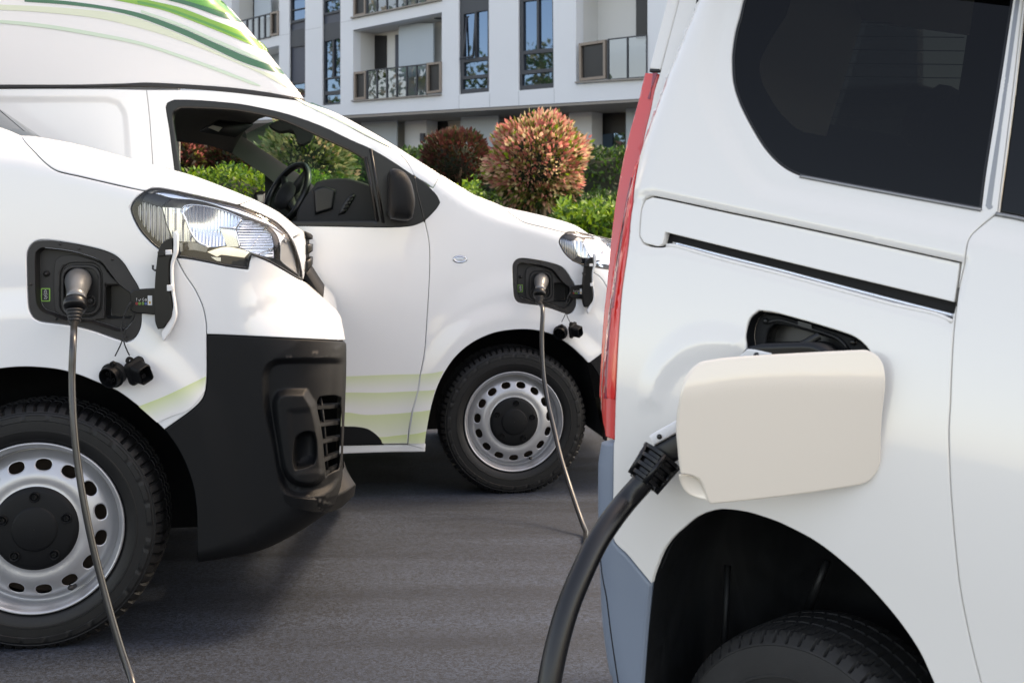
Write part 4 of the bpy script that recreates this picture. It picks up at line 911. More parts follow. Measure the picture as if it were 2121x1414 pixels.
decal('roof_stripe', band(z1((-400, 115), (0, 124), (300, 153), (600, 203), (850, 255), (1100, 335), (1350, 425), (1560, 508), (1590, 524)), z1((-400, 133), (0, 144), (300, 176), (600, 226), (850, 276), (1100, 355), (1350, 446), (1530, 514), (1585, 528))), SAGE)
decal('roof_stripe', band(z1((-400, 10), (0, 30), (300, 44), (640, 74), (850, 118), (1100, 213), (1300, 305), (1500, 396), (1738, 492)), z1((-400, 50), (0, 62), (300, 80), (640, 122), (1000, 215), (1300, 325), (1600, 455), (1836, 582))), SAND, off=-.0022)
decal('roof_stripe', band(z1((150, -10), (400, 8), (640, 40), (850, 82), (1100, 170), (1300, 258), (1500, 345), (1715, 425)), z1((150, 12), (400, 30), (640, 60), (850, 110), (1100, 205), (1300, 297), (1500, 388), (1742, 458))), GREEN)
decal('roof_stripe', band(z1((860, 62), (1100, 145), (1300, 232), (1500, 318), (1690, 398)), z1((860, 78), (1100, 165), (1300, 253), (1500, 340), (1712, 420))), SAGE, off=-.0024)
decal('roof_stripe', band(z1((740, -60), (900, 0), (1100, 48), (1300, 125), (1470, 190), (1610, 272)), z1((690, 0), (800, 22), (1000, 66), (1200, 140), (1400, 220), (1640, 318))), LIME)
decal('roof_stripe', band(z1((840, 6), (1000, 42), (1200, 112), (1400, 192), (1560, 254)), z1((840, 22), (1000, 58), (1200, 128), (1400, 207), (1572, 276))), MIDG, off=-.0034)
decal('roof_stripe', band(z1((1000, -30), (1180, 20), (1340, 72), (1450, 112)), z1((980, -8), (1170, 42), (1340, 102), (1482, 140))), GREEN, off=-.0034)
decal('roof_stripe', band(z1((1010, -60), (1200, -20), (1345, 2), (1395, 52)), z1((1000, -30), (1180, 20), (1330, 66), (1446, 110))), MIDG)

# side panels
panel('side_panel', far_b, T([(-760, 184), (0, 184), (200, 184)] + rear_seam + [(150, 940), (-760, 940)], 10), WHITE, far, gap=.0032, step=.05, thick=.03)
door = door_top[:-1] + front_seam + [(600, 924), (330, 940)] + rear_seam[::-1][1:-1]
dr = panel('cab_door', far_b, T(door), WHITE, far, holes=[far_b.trace(zW((52, 122), (64, 84), (110, 64), (300, 68), (600, 96), (850, 146), (1000, 188), (1200, 262), (1400, 357), (1550, 424), (1700, 512), (1840, 615), (1870, 700), (1910, 850), (1928, 940), (1850, 978), (1670, 990), (1020, 980), (170, 976), (116, 580), (76, 270)))], gap=.0032, step=.03, thick=.035)
panel('window_frame', far_b, T(frame_out), BLACKS, far, holes=[T(open_in)], off=-.003, thick=.06, lip=.005, lipw=.007, step=.03)
bars = MB()
for a, b in (((1548, 420), (1640, 960)), ((1512, 480), (1600, 950))): bars.tube([far_b.ps(*zW(a)[0], -.006), far_b.ps(*zW(((a[0] + b[0]) / 2, (a[1] + b[1]) / 2))[0], -.006), far_b.ps(*zW(b)[0], -.006)], .007, 8)
bars.build('window_channel', BLACKS, far)
sm = MB(); sm.tube([far_b.ps(x, y, -.0035) for x, y in dense(zW((1868, 618), (1885, 720), (1925, 880), (1942, 955)), 8, closed=False)], .003, 6); sm.build('trim_seam', BSOCK, far)
panel('pillar_cover', far_b, T([(632, 211), (700, 235), (800, 290), (912, 361), (906, 373), (897, 390), (880, 378), (859, 365), (843, 336), (813, 309), (751, 278), (690, 241)]), WHITE, far, gap=.003, step=.025)
decal('pillar_stripe', zW((985, 45), (1062, 72), (1300, 190), (1500, 285), (1700, 384), (1690, 402), (1640, 382), (1300, 208), (1060, 92)), SAGE)
hood_line = [(1042, 428), (1052, 438), (1066, 449), (1086, 461), (1130, 472), (1170, 482)]
seam_b = [fp(x, y) for x, y in z3((1010, 425), (1060, 520), (1120, 610), (1165, 710), (1183, 800), (1185, 865), (1187, 1100), (1180, 1180), (1160, 1240), (1100, 1300), (945, 1412))]
lampL = [fh(x, y) for x, y in zB((240, 130), (195, 163), (150, 203), (112, 262), (102, 310), (130, 400), (200, 528), (300, 640), (380, 706), (440, 735), (560, 785))]
port_f, kf = charge_port(far_b, fp, far)
ind = [(953 + 14.5 * math.cos(t), 537 + 7.5 * math.sin(t)) for t in np.linspace(0, 2 * math.pi, 20, endpoint=False)]
wing = [(913, 361), (980, 401), (1042, 427)] + hood_line[1:] + lampL + [fh(364, 533)] + seam_b[1:] + arch[::-1] + [(878, 930), (844, 919)] + front_seam[::-1][1:] + [(880, 380), (897, 390), (906, 373)]
panel('front_wing', far_b, T(wing), WHITE, far, holes=[port_f, T(ind, 3)], gap=.0032, step=.025, thick=.03)
panel('bonnet', far_b, T(hood_line + [fh(x, y) for x, y in zB((300, 103), (500, 115), (900, 202), (1200, 272))] + [fh(497, 423), fh(526, 411)] + [(1240, 494.5), (1190, 465.5), (1130, 447.5), (1042, 427.5)]), WHITE, far, gap=.0032, step=.025, thick=.03)
headlight(far_b, fh, far, .9)
panel('bumper_cover', far_b, T([fh(364, 533)] + [fh(x, y) for x, y in zB((720, 815), (900, 850), (1240, 910), (1285, 914), (1325, 772), (1500, 842), (1650, 927), (1836, 1028))] + [(1385, 624), (1424, 652), (1431, 680), fp(541, 697), fp(427, 692)] + seam_b[1:6][::-1]), WHITE, far, gap=.0032, step=.03)
panel('lower_bumper', far_b, T([fp(427, 692), fp(541, 697), (1431, 680), (1428, 790), (1438, 815), (1423, 845), (1300, 905), (1255, 914), (1249, 910)] + [fp(x, y) for x, y in z4((855, 700), (840, 560), (810, 470), (770, 390), (720, 320))] + seam_b[6:][::-1]), BLACKP, far, gap=.003, step=.03)
# side repeater
rp = panel('side_repeater', far_b, T(ind, 3), CHROME, far, holes=[T([(953 + 10.5 * math.cos(t), 537 + 4.8 * math.sin(t)) for t in np.linspace(0, 2 * math.pi, 16, endpoint=False)], 3)], off=-.004, lip=.004, lipw=.003, step=.01)
panel('repeater_lens', far_b, T([(953 + 11 * math.cos(t), 537 + 5.2 * math.sin(t)) for t in np.linspace(0, 2 * math.pi, 16, endpoint=False)], 3), REFLECT, rp, off=.002, lip=.002, lipw=.004, step=.01)
bm = MB(); bm.box(far_b.ps(956, 538, -.001), (.020, .004, .0035), bev=.001); bm.build('repeater_bulb', SATIN, rp)

# soft lime bands along the door bottom: vinyl that fades out downwards
def fade_mat():
    m, t, p = M_new('fading_lime_vinyl'); a = t.nodes.new('ShaderNodeVertexColor'); a.layer_name = 'fade'; p.inputs['Coat Weight'].default_value = .6; p.inputs['Roughness'].default_value = .3
    mx = t.nodes.new('ShaderNodeMix'); mx.data_type = 'RGBA'; mx.inputs[6].default_value = (.80, .80, .80, 1); mx.inputs[7].default_value = (.57, .67, .29, 1); t.links.new(a.outputs['Color'], mx.inputs[0]); t.links.new(mx.outputs[2], p.inputs['Base Color']); return m
FADE = fade_mat()
def fade_band(body, parent, top, bot, pw=1.0, k=1.0, n=10, name='lime_band', a0=0.0):
    """top, bot: px polylines with the same x positions."""
    t_, b_ = dense(top, 8, False), dense(bot, 8, False); N_ = max(len(t_), len(b_)); res = lambda L: [L[min(len(L) - 1, int(round(i * (len(L) - 1) / (N_ - 1))))] for i in range(N_)]
    t_, b_ = res(t_), res(b_); V, Q, A = [], [], []
    for j in range(n + 1):
        q = j / n
        for a, b in zip(t_, b_): u, v = body.hit(lin(a[0], b[0], q), lin(a[1], b[1], q)); V.append(body.surf(u, v, -.0030)); A.append(a0 + (k - a0) * (1 - q) ** pw)
    for j in range(n):
        for i in range(N_ - 1): Q.append((j * N_ + i, (j + 1) * N_ + i, (j + 1) * N_ + i + 1, j * N_ + i + 1))
    o = link(name, V, Q, FADE, parent); c = o.data.color_attributes.new('fade', 'FLOAT_COLOR', 'POINT'); c.data.foreach_set('color', np.repeat(np.array(A)[:, None], 4, 1).astype(np.float32).ravel()); return o
bt = {1: zF((-300, 812), (-100, 808), (45, 806), (200, 800), (300, 797), (379, 795)), 2: zF((-300, 886), (-100, 884), (45, 881), (200, 882), (300, 877), (368, 873)), 3: zF((-300, 972), (-100, 974), (45, 974), (130, 985), (250, 980), (340, 972)), 4: zF((-300, 1076), (-100, 1080), (70, 1068), (200, 1088), (270, 1080), (322, 1074)), 5: zF((-300, 1117), (-100, 1117), (45, 1117), (200, 1117), (280, 1115), (320, 1115))}
for i in (1, 2, 3, 4): fade_band(far_b, far, bt[i], bt[i + 1], pw=(1.2, 1.4, .9, .8)[i - 1], k=(.75, .8, .8, .95)[i - 1], a0=(0, 0, .25, .55)[i - 1])
wt = {1: zF((386, 795), (440, 789), (488, 779)), 2: zF((375, 872), (420, 870), (449, 867)), 3: zF((349, 970), (390, 966), (427, 960)), 4: zF((331, 1074), (370, 1068), (409, 1058)), 5: zF((327, 1115), (360, 1115), (402, 1114))}
for i in (1, 2, 3, 4): fade_band(far_b, far, wt[i], wt[i + 1], pw=(1.2, 1.4, .9, .8)[i - 1], k=(.75, .8, .8, .95)[i - 1], a0=(0, 0, .25, .55)[i - 1])

# sill, step notch, arch, underside
panel('sill', far_b, T([(-760, 948), (330, 941), (600, 926), (715, 922.5), (844, 921), (881, 919), (880, 934), (700, 940), (330, 956), (-760, 966)], 10), WHITE, far, off=.003, step=.05, lip=.006, lipw=.006)
panel('step_trim', far_b, T(zF((-350, 1030), (45, 1034), (90, 1036), (140, 1046), (180, 1072), (205, 1100), (213, 1124), (40, 1128), (-350, 1130))), BLACKP, far, off=-.006, lip=.006, lipw=.008, step=.02)
arch_uv = [far_b.hit(x, y) for x, y in dense(arch + [(1250, 905)], 8, closed=False)]
arch_liner(far_b, arch_uv, far)
ub = MB(); ub.box((-1.9, .95, .38), (3.0, 1.3, .34)); ub.box((.1, 1.0, .50), (1.1, .8, .30)); ub.build('underbody', MATTBLK, far, False)
w_f = steel_wheel(far, (0, .02, .3277), .342, .2276, .1)
for loc, mir in (((0, 1.75, .3277), True), ((-3.05, .02, .3277), False), ((-3.05, 1.75, .3277), True)):
    c = copy_tree(w_f, far); c.location = loc; c.rotation_euler = (0, rnd.random() * 6, math.pi if mir else 0)

# door mirror
mo = zW((1672, 600), (1690, 572), (1720, 566), (1760, 574), (1800, 600), (1838, 660), (1856, 720), (1869, 790), (1866, 850), (1850, 925), (1820, 944), (1760, 943), (1690, 930), (1668, 880), (1668, 740))
wm = far_b.d1(*far_b.hit(835, 410)); loops = []
mu = np.array([far_b.at(x, y, wm - .12) for x, y in dense(mo, 5)]); mu = mu if area(mu) > 0 else mu[::-1]; mc = mu.mean(0)
for sc, w in ((.55, -.06), (.80, -.075), (.95, -.10), (1.0, -.125), (1.0, -.15), (.985, -.168), (.93, -.186), (.82, -.199), (.62, -.207), (.30, -.210)):
    loops.append([Vector((mc[0] + (p[0] - mc[0]) * sc, wm + w, mc[1] + (p[1] - mc[1]) * sc)) for p in mu])
mm = MB(); mm.loft(loops); mir_o = mm.build('door_mirror', BLACKP, far)
ms = MB(); q = [far_b.at(*zW(p)[0], wm - .195) for p in ((1722, 590), (1714, 700), (1712, 850), (1716, 915))]; ms.tube([Vector((u, wm - .199 + .012 * abs(i - 1.5), v)) for i, (u, v) in enumerate(q)], .0022, 6); ms.build('mirror_seam', BSOCK, mir_o)
ma = MB(); a0 = far_b.at(*zW((1700, 900))[0], wm - .05); ma.box((a0[0] + .03, wm - .045, a0[1] + .015), (.10, .12, .05), bev=.015); ma.build('mirror_arm', BLACKP, mir_o)

# cabin
def far_poly(name, pts, w, m, thick=.04): return panel(name, far_b, [far_b.at(x, y, w) for x, y in dense(pts, 8)], m, far, thick=thick, lip=0, lipw=.003, step=.1, wfun=lambda u, v: np.full_like(u, w), extra=False)
WF = 1.55
far_poly('far_pillar', zW((600, 322), (800, 455), (1000, 588), (1135, 690), (1180, 760), (1010, 800), (880, 700), (770, 607), (650, 530), (532, 450), (560, 385)), WF, INTERG)
far_poly('far_door_frame', zW((-420, 60), (600, 200), (640, 330), (560, 400), (530, 452), (400, 402), (290, 381), (60, 356), (-420, 345)), WF + .03, LINERG)
far_poly('far_door_frame', zW((772, 606), (880, 700), (1010, 800), (1200, 1010), (-420, 1100), (-420, 990), (775, 990)), WF + .03, INTER)
hl = MB(); near_c = dense(zW((40, 150), (150, 108), (300, 108), (600, 130), (880, 195)), 10, False); far_c = dense(zW((-420, 250), (60, 345), (290, 372), (530, 440), (605, 325)), 10, False)
n_ = 24; ra = lambda L: [L[int(round(i * (len(L) - 1) / (n_ - 1)))] for i in range(n_)]
A_ = [far_b.p3(x, y, .16) for x, y in ra(near_c)]; B_ = [far_b.p3(x, y, WF) for x, y in ra(far_c)]
rows = [[a.lerp(b, t) + Vector((0, 0, .05 * math.sin(math.pi * t))) for a, b in zip(A_, B_)] for t in (0, .1, .25, .5, .75, .9, 1)]
hl.loft(rows, closed=False, caps=False); hl.build('headliner', LINERG, far)
q4 = lambda pts, w: [far_b.p3(*zW(p)[0], w) for p in pts]
oc = MB(); oc.loft([q4(((290, 285), (430, 205), (690, 235), (560, 330)), .75), q4(((300, 295), (430, 225), (680, 250), (556, 335)), .70)]); oc.build('overhead_console', INTER, far)
st = MB(); st.loft([q4(((358, 262), (392, 246), (462, 262), (434, 293)), .68), q4(((358, 263), (392, 247), (462, 263), (434, 294)), .69)]); st.build('sticker', mat('worn_white_sticker', (.35, .35, .33), rough=.7), far, False)
NE = [far_b.p3(x, y, .10) for x, y in dense([(646, 212), (700, 236), (800, 291), (912, 363), (950, 392), (985, 412)], 12, False)]
FE_ = [far_b.p3(x, y, 1.52) for x, y in dense(zW((605, 322), (800, 452), (1000, 586), (1132, 690), (1330, 830)), 12, False)]
n_ = 20; NE, FE_ = [NE[int(round(i * (len(NE) - 1) / 19))] for i in range(20)], [FE_[int(round(i * (len(FE_) - 1) / 19))] for i in range(20)]
wsn = MB(); wsn.loft([[a.lerp(b, t) for a, b in zip(NE, FE_)] for t in np.linspace(0, 1, 9)], closed=False, caps=False); wsn.build('windscreen', SCREEN, far)
db = zW((1128, 700), (1150, 660), (1215, 642), (1300, 634), (1380, 634), (1480, 660), (1560, 690), (1640, 960), (1000, 990), (1010, 880), (1090, 740))
def slab(pts, w0, w1, name, m, parent=far, lip=.012):
    uv = [far_b.at(x, y, w0) for x, y in dense(pts, 8)]; return panel(name, far_b, uv, m, parent, thick=w1 - w0, lip=lip, lipw=lip, step=.06, wfun=lambda u, v: np.full_like(u, w0), extra=False)
ds = slab(db, .24, .80, 'dashboard', INTER)
slab(zW((1040, 760), (1120, 735), (1600, 740), (1640, 1000), (1000, 1000)), .80, 1.45, 'dashboard', INTER)
slab(zW((1310, 905), (1330, 850), (1380, 770), (1420, 742), (1440, 760), (1400, 830), (1360, 890)), .225, .26, 'air_vent', BLACKS, ds)
for k in range(5):
    sl = MB(); sl.tube([far_b.p3(*zW((1330 + k * 16, 885 - k * 26))[0], .222), far_b.p3(*zW((1372 + k * 14, 862 - k * 26))[0], .222)], .004, 6); sl.build('vent_slat', INTER, ds)
slab(zW((1130, 720), (1200, 690), (1290, 720), (1270, 860), (1140, 900)), .215, .26, 'instrument_hood', BLACKS, ds)
slab(zW((1046, 760), (1120, 745), (1090, 850), (1040, 850)), .80, .83, 'centre_screen', BSOCK, ds)
sw = MB(); c_ = far_b.p3(*zW((930, 765))[0], .48); nv = Vector((-.78, -.46, .42)).normalized(); e1 = nv.cross(Vector((0, 1, 0))).normalized(); e2 = nv.cross(e1)
Rw = .168; sw.tube([c_ + (e1 * math.cos(t) + e2 * math.sin(t)) * Rw for t in np.linspace(0, 2 * math.pi, 49)], .0165, 12, False)
swo = sw.build('steering_wheel', BLACKS, far); sp = MB()
for t in (.1, 1.57, 3.0): sp.tube([c_ - nv * .02, c_ + (e1 * math.cos(t + 1.2) + e2 * math.sin(t + 1.2)) * Rw * .97], [.03, .012], 8)
sp.lathe([(.075, .0), (.07, -.02), (.03, -.03), (.001, -.03)][::-1], 20, Matrix.Translation(c_) @ nv.to_track_quat('-Y', 'Z').to_matrix().to_4x4()); sp.build('wheel_spoke', INTER, swo)
cl = MB(); cl.tube([c_ - nv * .02, c_ - nv * .30 + Vector((0, 0, -.05))], [.055, .075], 14); cl.build('steering_column', INTER, far)
stk = MB(); stk.tube([c_ - nv * .07, c_ - nv * .07 + Vector((.03, -.13, .02))], [.009, .012], 8); stk.build('column_stalk', INTER, far)
slab(zW((800, 248), (840, 222), (882, 205), (940, 215), (1000, 232), (1070, 270), (1130, 317), (1100, 360), (1060, 384), (1028, 386), (1006, 368), (1000, 320), (985, 298), (940, 284), (870, 290)), .62, .76, 'mirror_camera_unit', INTER, far, .004)
slab(zW((690, 760), (700, 738), (725, 728), (778, 728), (778, 830), (700, 830)), 1.72, 1.85, 'far_door_mirror', BLACKS); slab(zW((705, 748), (772, 742), (772, 820), (712, 820)), 1.715, 1.725, 'far_mirror_glass', SATIN)
# seats low in the cab and the load-space wall
sb = MB(); 
for w in (.30, 1.0): sb.box((-1.45, w + .25, .62), (.55, .5, .22), bev=.06)
sb.build('seat', INTER, far)
bw = MB(); bw.box((-1.95, .92, 1.15), (.04, 1.5, 1.0)); bw.build('bulkhead', LINERG, far, False)
# closing the body across to its far side
def cross_sil(name, body, sel, W, m, parent, inset=.004):
    """carries the traced silhouette across to the other side of the vehicle."""
    ids = [i for i in range(len(body.sil)) if sel(*body.sil[i])]; s = body.sil; rows = []
    tg = np.roll(s, -1, 0) - np.roll(s, 1, 0); tg[0], tg[-1] = s[1] - s[0], s[-1] - s[-2]; tg /= np.linalg.norm(tg, axis=1)[:, None]
    P_ = s + np.stack([tg[:, 1], -tg[:, 0]], 1) * inset
    for t in (0, .04, .5, .94, 1):
        rows.append([Vector((P_[i][0], lin(body.silR[i] + (float(body.tum(np.array([s[i][0]]), np.array([s[i][1]]))[0]) if body.tum else 0) + .002, W, t), P_[i][1])) for i in ids])
    mb = MB(); mb.loft(rows, closed=False, caps=False); return mb.build(name, m, parent)
cross_sil('roof_shell', far_b, lambda u, v: v > 1.80, 1.70, WHITE, far)
cross_sil('nose_shell', far_b, lambda u, v: u > -.2 and v > .62, 1.75, WHITE, far, .012)
cross_sil('bumper_shell', far_b, lambda u, v: u > -.2 and v <= .63, 1.75, BLACKP, far, .012)
fs = MB(); fs.box((-3.4, 1.82, 1.2), (3.4, .05, 1.9)); fs.box((-3.4, 1.80, 2.3), (3.4, .08, .6)); fs.build('far_side_panel', WHITE, far, False)
fs = MB(); fs.box((.42, 1.80, .72), (1.1, .05, .6)); fs.build('far_wing', WHITE, far, False)
panel('gap_backing', far_b, T([(-740, 190), (0, 190), (303, 190)] + [(x, y + 5) for x, y in door_top[1:]] + [(900, 400), (985, 412), (1060, 460), (1150, 490)] + [(x - 12, y + 10) for x, y in lampL[3:]] + [fp(x - 12, y) for x, y in z3((1120, 610), (1165, 710), (1183, 800), (1187, 1100), (1160, 1200), (930, 1360))] + [(x, y - 8) for x, y in arch[::-1][1:-2]] + [(872, 925), (600, 930), (330, 945), (-740, 945)], 12), MATTBLK, far, holes=[T(frame_out, 12), far_b.trace([fp(x, y) for x, y in PORT], 12)], off=.022, step=.08, extra=False, thick=.004, lip=0)  # black sheet added behind the panels so their gaps look dark
# ------------------------------------------------------------------ near van (left)
nY = F * CAMZ / (1348 - HY); near_b = Body(((70 - CX) / F * nY, nY, 0), cU, cN, (0, 0, 1))
near_b.tum = lambda u, v: .03 * np.clip(v - 1.03, 0, None) ** 1.6
NS = [(-420, 205, .10), (-260, 222, .10), (-100, 246, .11), (0, 263, .11), (44, 279, .11), (80, 283, .11), (170, 300, .12), (316, 340, .12), (407, 365, .12), (526, 411, .13), (577, 438, .15), (611, 465, .18), (631, 479, .20), (634, 500, .21), (634, 540, .22), (631, 572, .22), (640, 588, .24), (667, 613, .25),
      (703, 649, .25), (712, 679, .25), (719, 708, .25), (718, 770, .22), (714, 881, .18), (711, 947, .16), (711, 985, .16), (708, 1015, .155), (700, 1038, .15), (684, 1058, .14), (621, 1101, .11), (547, 1138, .09), (474, 1155, .07), (407, 1167, .05)]
near_b.set_sil(NS)
near = empty('delivery_van', mw=near_b.mw)
tag(near, 'nearer of the two white vans, only its nose, big headlamp and black bumper showing', 'van')
TN = lambda pts, step=6, closed=True: near_b.trace(pts, step, closed); idm = lambda x, y: (x, y)
hood_l = z1((130, 838), (160, 878), (200, 920), (280, 1000), (350, 1045), (480, 1076), (600, 1104), (740, 1136), (885, 1166))
archN = [(-312, 1196), (-306, 1090), (-292, 1000), (-255, 920), (-190, 845), (-100, 790), (-40, 770)] + z3((0, 1063), (100, 1053), (200, 1053), (330, 1066), (450, 1096), (560, 1140), (680, 1192), (800, 1280), (880, 1348), (945, 1412))
archB = z4((720, 320), (770, 390), (810, 470), (840, 560), (852, 640), (856, 700), (858, 892))
seamN = z3((1010, 425), (1060, 520), (1120, 610), (1165, 710), (1183, 800), (1186, 866), (1187, 1100), (1180, 1180), (1160, 1240), (1100, 1300), (945, 1412))
# pressings: wheel-arch swell, and the fog-lamp recess of the bumper
near_b.dent(TN([(-330, 1250), (-330, 950), (-250, 760), (-120, 660), (40, 628), (200, 650), (330, 730), (440, 860), (520, 1250)], 12), -.008, .05)
near_b.dent(TN(zC((408, 350), (414, 296), (450, 252), (520, 240), (700, 238), (850, 238), (868, 260), (866, 500), (850, 860), (820, 905), (760, 960), (690, 986), (600, 998), (548, 985), (508, 940), (488, 860), (464, 720), (436, 600), (412, 480)), 5), .021, .012)
near_b.dent(TN(zC((462, 470), (480, 428), (520, 416), (630, 414), (675, 490), (702, 600), (722, 760), (736, 880), (700, 925), (640, 938), (565, 918), (512, 850), (488, 720), (468, 580)), 5), -.028, .012)
near_b.dent(TN(zC((545, 520), (680, 508), (720, 780), (725, 850), (580, 860), (560, 760)), 5), .004, .012)
FOG = TN(zC((572, 705), (582, 668), (608, 645), (650, 634), (680, 645), (692, 690), (693, 780), (678, 818), (625, 838), (578, 846), (566, 800)), 4)
SLOT = TN(zC((700, 470), (716, 446), (800, 440), (828, 452), (834, 600), (828, 780), (816, 850), (752, 888), (742, 800), (728, 650), (704, 530)), 4)
port_n, kn = charge_port(near_b, idm, near)
lampN = zB((240, 130), (195, 163), (150, 203), (112, 262), (102, 310), (130, 400), (200, 528), (300, 640), (380, 706), (440, 735), (560, 785))
edge_uv = [(u * 1.04, v * 1.04) for u, v in far_b.trace(dense(front_seam, 6, False), 1e9, True)]
top_uv = [(u * 1.04, v * 1.04) for u, v in far_b.trace([(906, 373), (913, 361)], 1e9, True)]
wing_uv = TN([(-100, 246), (0, 263), (43, 280)] + hood_l + lampN + seamN + archN[::-1], 6)
wing_px = dense([(-100, 246), (0, 263), (43, 280)] + hood_l + lampN + seamN + archN[::-1] + [(-315, 1205)], 6, False)
wing_uv = [near_b.hit(*p) for p in wing_px] + edge_uv[::-1] + [top_uv[0], top_uv[1]]
panel('front_wing', near_b, wing_uv, WHITE, near, holes=[port_n], gap=.0032, step=.02, thick=.03)
hoodf = z1((1550, 1212), (1465, 1246))
lamp_top = zB((1170, 264), (1050, 235), (900, 202), (700, 158), (500, 115), (380, 96), (300, 103), (240, 127))
panel('bonnet', near_b, TN(hood_l + lamp_top[::-1][1:] + hoodf[::-1] + [(407, 365), (316, 340), (170, 300), (80, 283), (44, 280)]), WHITE, near, gap=.0032, step=.018, thick=.03)
headlight(near_b, idm, near, 1.0)
panel('slam_panel', near_b, TN([hoodf[1], hoodf[0], (577, 438), (611, 465), (631, 479), (634, 500), (634, 540), (631, 572), (627, 580)] + zB((1810, 860), (1775, 740), (1740, 650), (1695, 565), (1640, 500), (1560, 432), (1400, 352), (1200, 272))), WHITE, near, gap=.003, step=.012, thick=.03)
panel('bumper_cover', near_b, TN([seamN[0]] + zB((720, 815), (900, 850), (1070, 885), (1240, 910), (1285, 914), (1300, 830), (1325, 772), (1400, 800), (1500, 842), (1650, 927), (1790, 1010), (1836, 1030)) + [(640, 589), (667, 613), (703, 649), (712, 679), (716, 703)] + z3((1975, 902), (1700, 890), (1500, 880), (1300, 870)) + seamN[1:6][::-1]), WHITE, near, gap=.003, step=.015, thick=.03)
panel('lower_bumper', near_b, TN(z3((1186, 868), (1300, 871), (1500, 881), (1700, 891), (1978, 905)) + [(718, 712), (718, 770), (714, 881), (711, 947), (710.5, 985), (707.5, 1015), (699.5, 1038), (684, 1057.5), (621, 1101), (547, 1138), (474, 1155)] + archB[::-1] + seamN[6:][::-1], 5), BLACKP, near, holes=[FOG, SLOT], gap=.003, step=.009, thick=.030, lip=.0035, lipw=.004)
fo_ = np.array(FOG); fo_ = fo_ if area(fo_) > 0 else fo_[::-1]; fb = MB(); fb.loft([[near_b.surf(u, v, .004) for u, v in fo_], [near_b.surf(u, v, .030) for u, v in offset_loop(fo_, .004)], [near_b.surf(u, v + .004, .046) for u, v in offset_loop(fo_, .018)]], caps=False); fb.f.append(tuple(range(2 * len(fo_), 3 * len(fo_)))); fb.build('fog_pocket', BLACKP, near)
slb = [near_b.at(x, y, .30) for x, y in zC((640, 400), (866, 400), (850, 960), (640, 960))]
for i, (a, b, c, d) in enumerate((((696, 500), (828, 490), (830, 508), (696, 518)), ((705, 596), (828, 582), (829, 601), (712, 616)), ((720, 692), (826, 672), (828, 692), (728, 712)), ((730, 795), (822, 762), (824, 782), (738, 815)), ((740, 872), (812, 838), (816, 852), (748, 890)))):
    uv = [near_b.hit(*p) for p in zC(a, b, c, d)]; w = near_b.depth(np.array([p[0] for p in uv]), np.array([p[1] for p in uv]), False)
    sl = MB(); sl.loft([[Vector((p[0], ww + o, p[1] + dz)) for p, ww in zip(uv, w)] for o, dz in ((.026, 0), (.05, .004))]); sl.build('grille_slat', BLACKP, near, False)
sv = MB(); uv = [near_b.hit(*p) for p in zC((715, 440), (735, 600), (748, 760), (755, 880))]; sv.tube([near_b.surf(u, v, .022) for u, v in uv], .005, 6); sv.build('grille_bar', BLACKP, near)
def slabn(pts, w0, w1, name, m, lip=.006):
    return panel(name, near_b, [near_b.at(x, y, w0) for x, y in dense(pts, 4)], m, near, thick=w1 - w0, lip=lip, lipw=lip, step=.05, wfun=lambda u, v: np.full_like(u, w0), extra=False)
slabn(zB((1776, 540), (1790, 524), (1862, 530), (1888, 560), (1886, 604), (1842, 612), (1840, 940), (1815, 860), (1790, 720)), .19, 1.4, 'grille', BLACKP)
for y0, y1 in ((664, 772), (832, 944)): slabn(zB((1825, y0), (1885, y0 + 4), (1893, y0 + 14), (1890, y1 - 8), (1870, y1), (1825, y1)), .21, 1.4, 'grille_slat', BLACKS, .003)
lipm = MB(); lp_ = []
for a, b, c, w_ in (((585, 1022), (588, 1024), (590, 1040), None), ((612, 1027), (612, 1031), (612, 1052), None), ((648, 1023), (650, 1034), (650, 1060), None), ((682, 1008), (688, 1029), (686, 1060), .085), ((704, 985), (714, 1019), (708, 1050), .115), ((713, 966), (736, 1003), (732, 1027), .155), ((713, 967), (737, 1003.5), (733, 1027.5), .20), ((713, 968), (737, 1004), (733, 1028), .8), ((713, 969), (736, 1004), (732, 1028), 1.5)):
    w_ = near_b.d1(*near_b.hit(b[0], b[1] + 2)) if w_ is None else w_; g3 = lambda p, o: near_b.p3(*p, w_ + o)
    A_, B_, C_ = g3(a, .014), g3(b, -.007), g3(c, -.002); lp_.append([A_, A_.lerp(B_, .5), B_.lerp(A_, .12), B_, B_.lerp(C_, .12), B_.lerp(C_, .6), C_, C_ + Vector((0, .10, 0)), A_ + Vector((0, .10, 0))])
lipm.loft(lp_); autosharp(lipm.build('bumper_lip', BLACKP, near), 50)
slabn(zC((560, 380), (815, 380), (800, 900), (560, 960)), .36, .38, 'grille_back', MATTBLK, .0)
slabn(zB((1838, 930), (1880, 960), (1960, 1085), (2046, 1212), (2036, 1222), (1930, 1100), (1850, 1010)), .24, 1.4, 'grille_strip', BLACKP, .003)
fade_band(near_b, near, z3((835, 1302), (800, 1276), (950, 1217), (1080, 1156), (1184, 1106))[1:], z3((905, 1368), (990, 1330), (1090, 1290), (1179, 1186)), pw=1.3, k=.9)
arch_uvN = [near_b.hit(x, y) for x, y in dense(archN + archB[1:], 8, closed=False)]
arch_liner(near_b, arch_uvN, near, w1=.45)
steel_wheel(near, (0, .02, .3403), .353, .2414, .0)
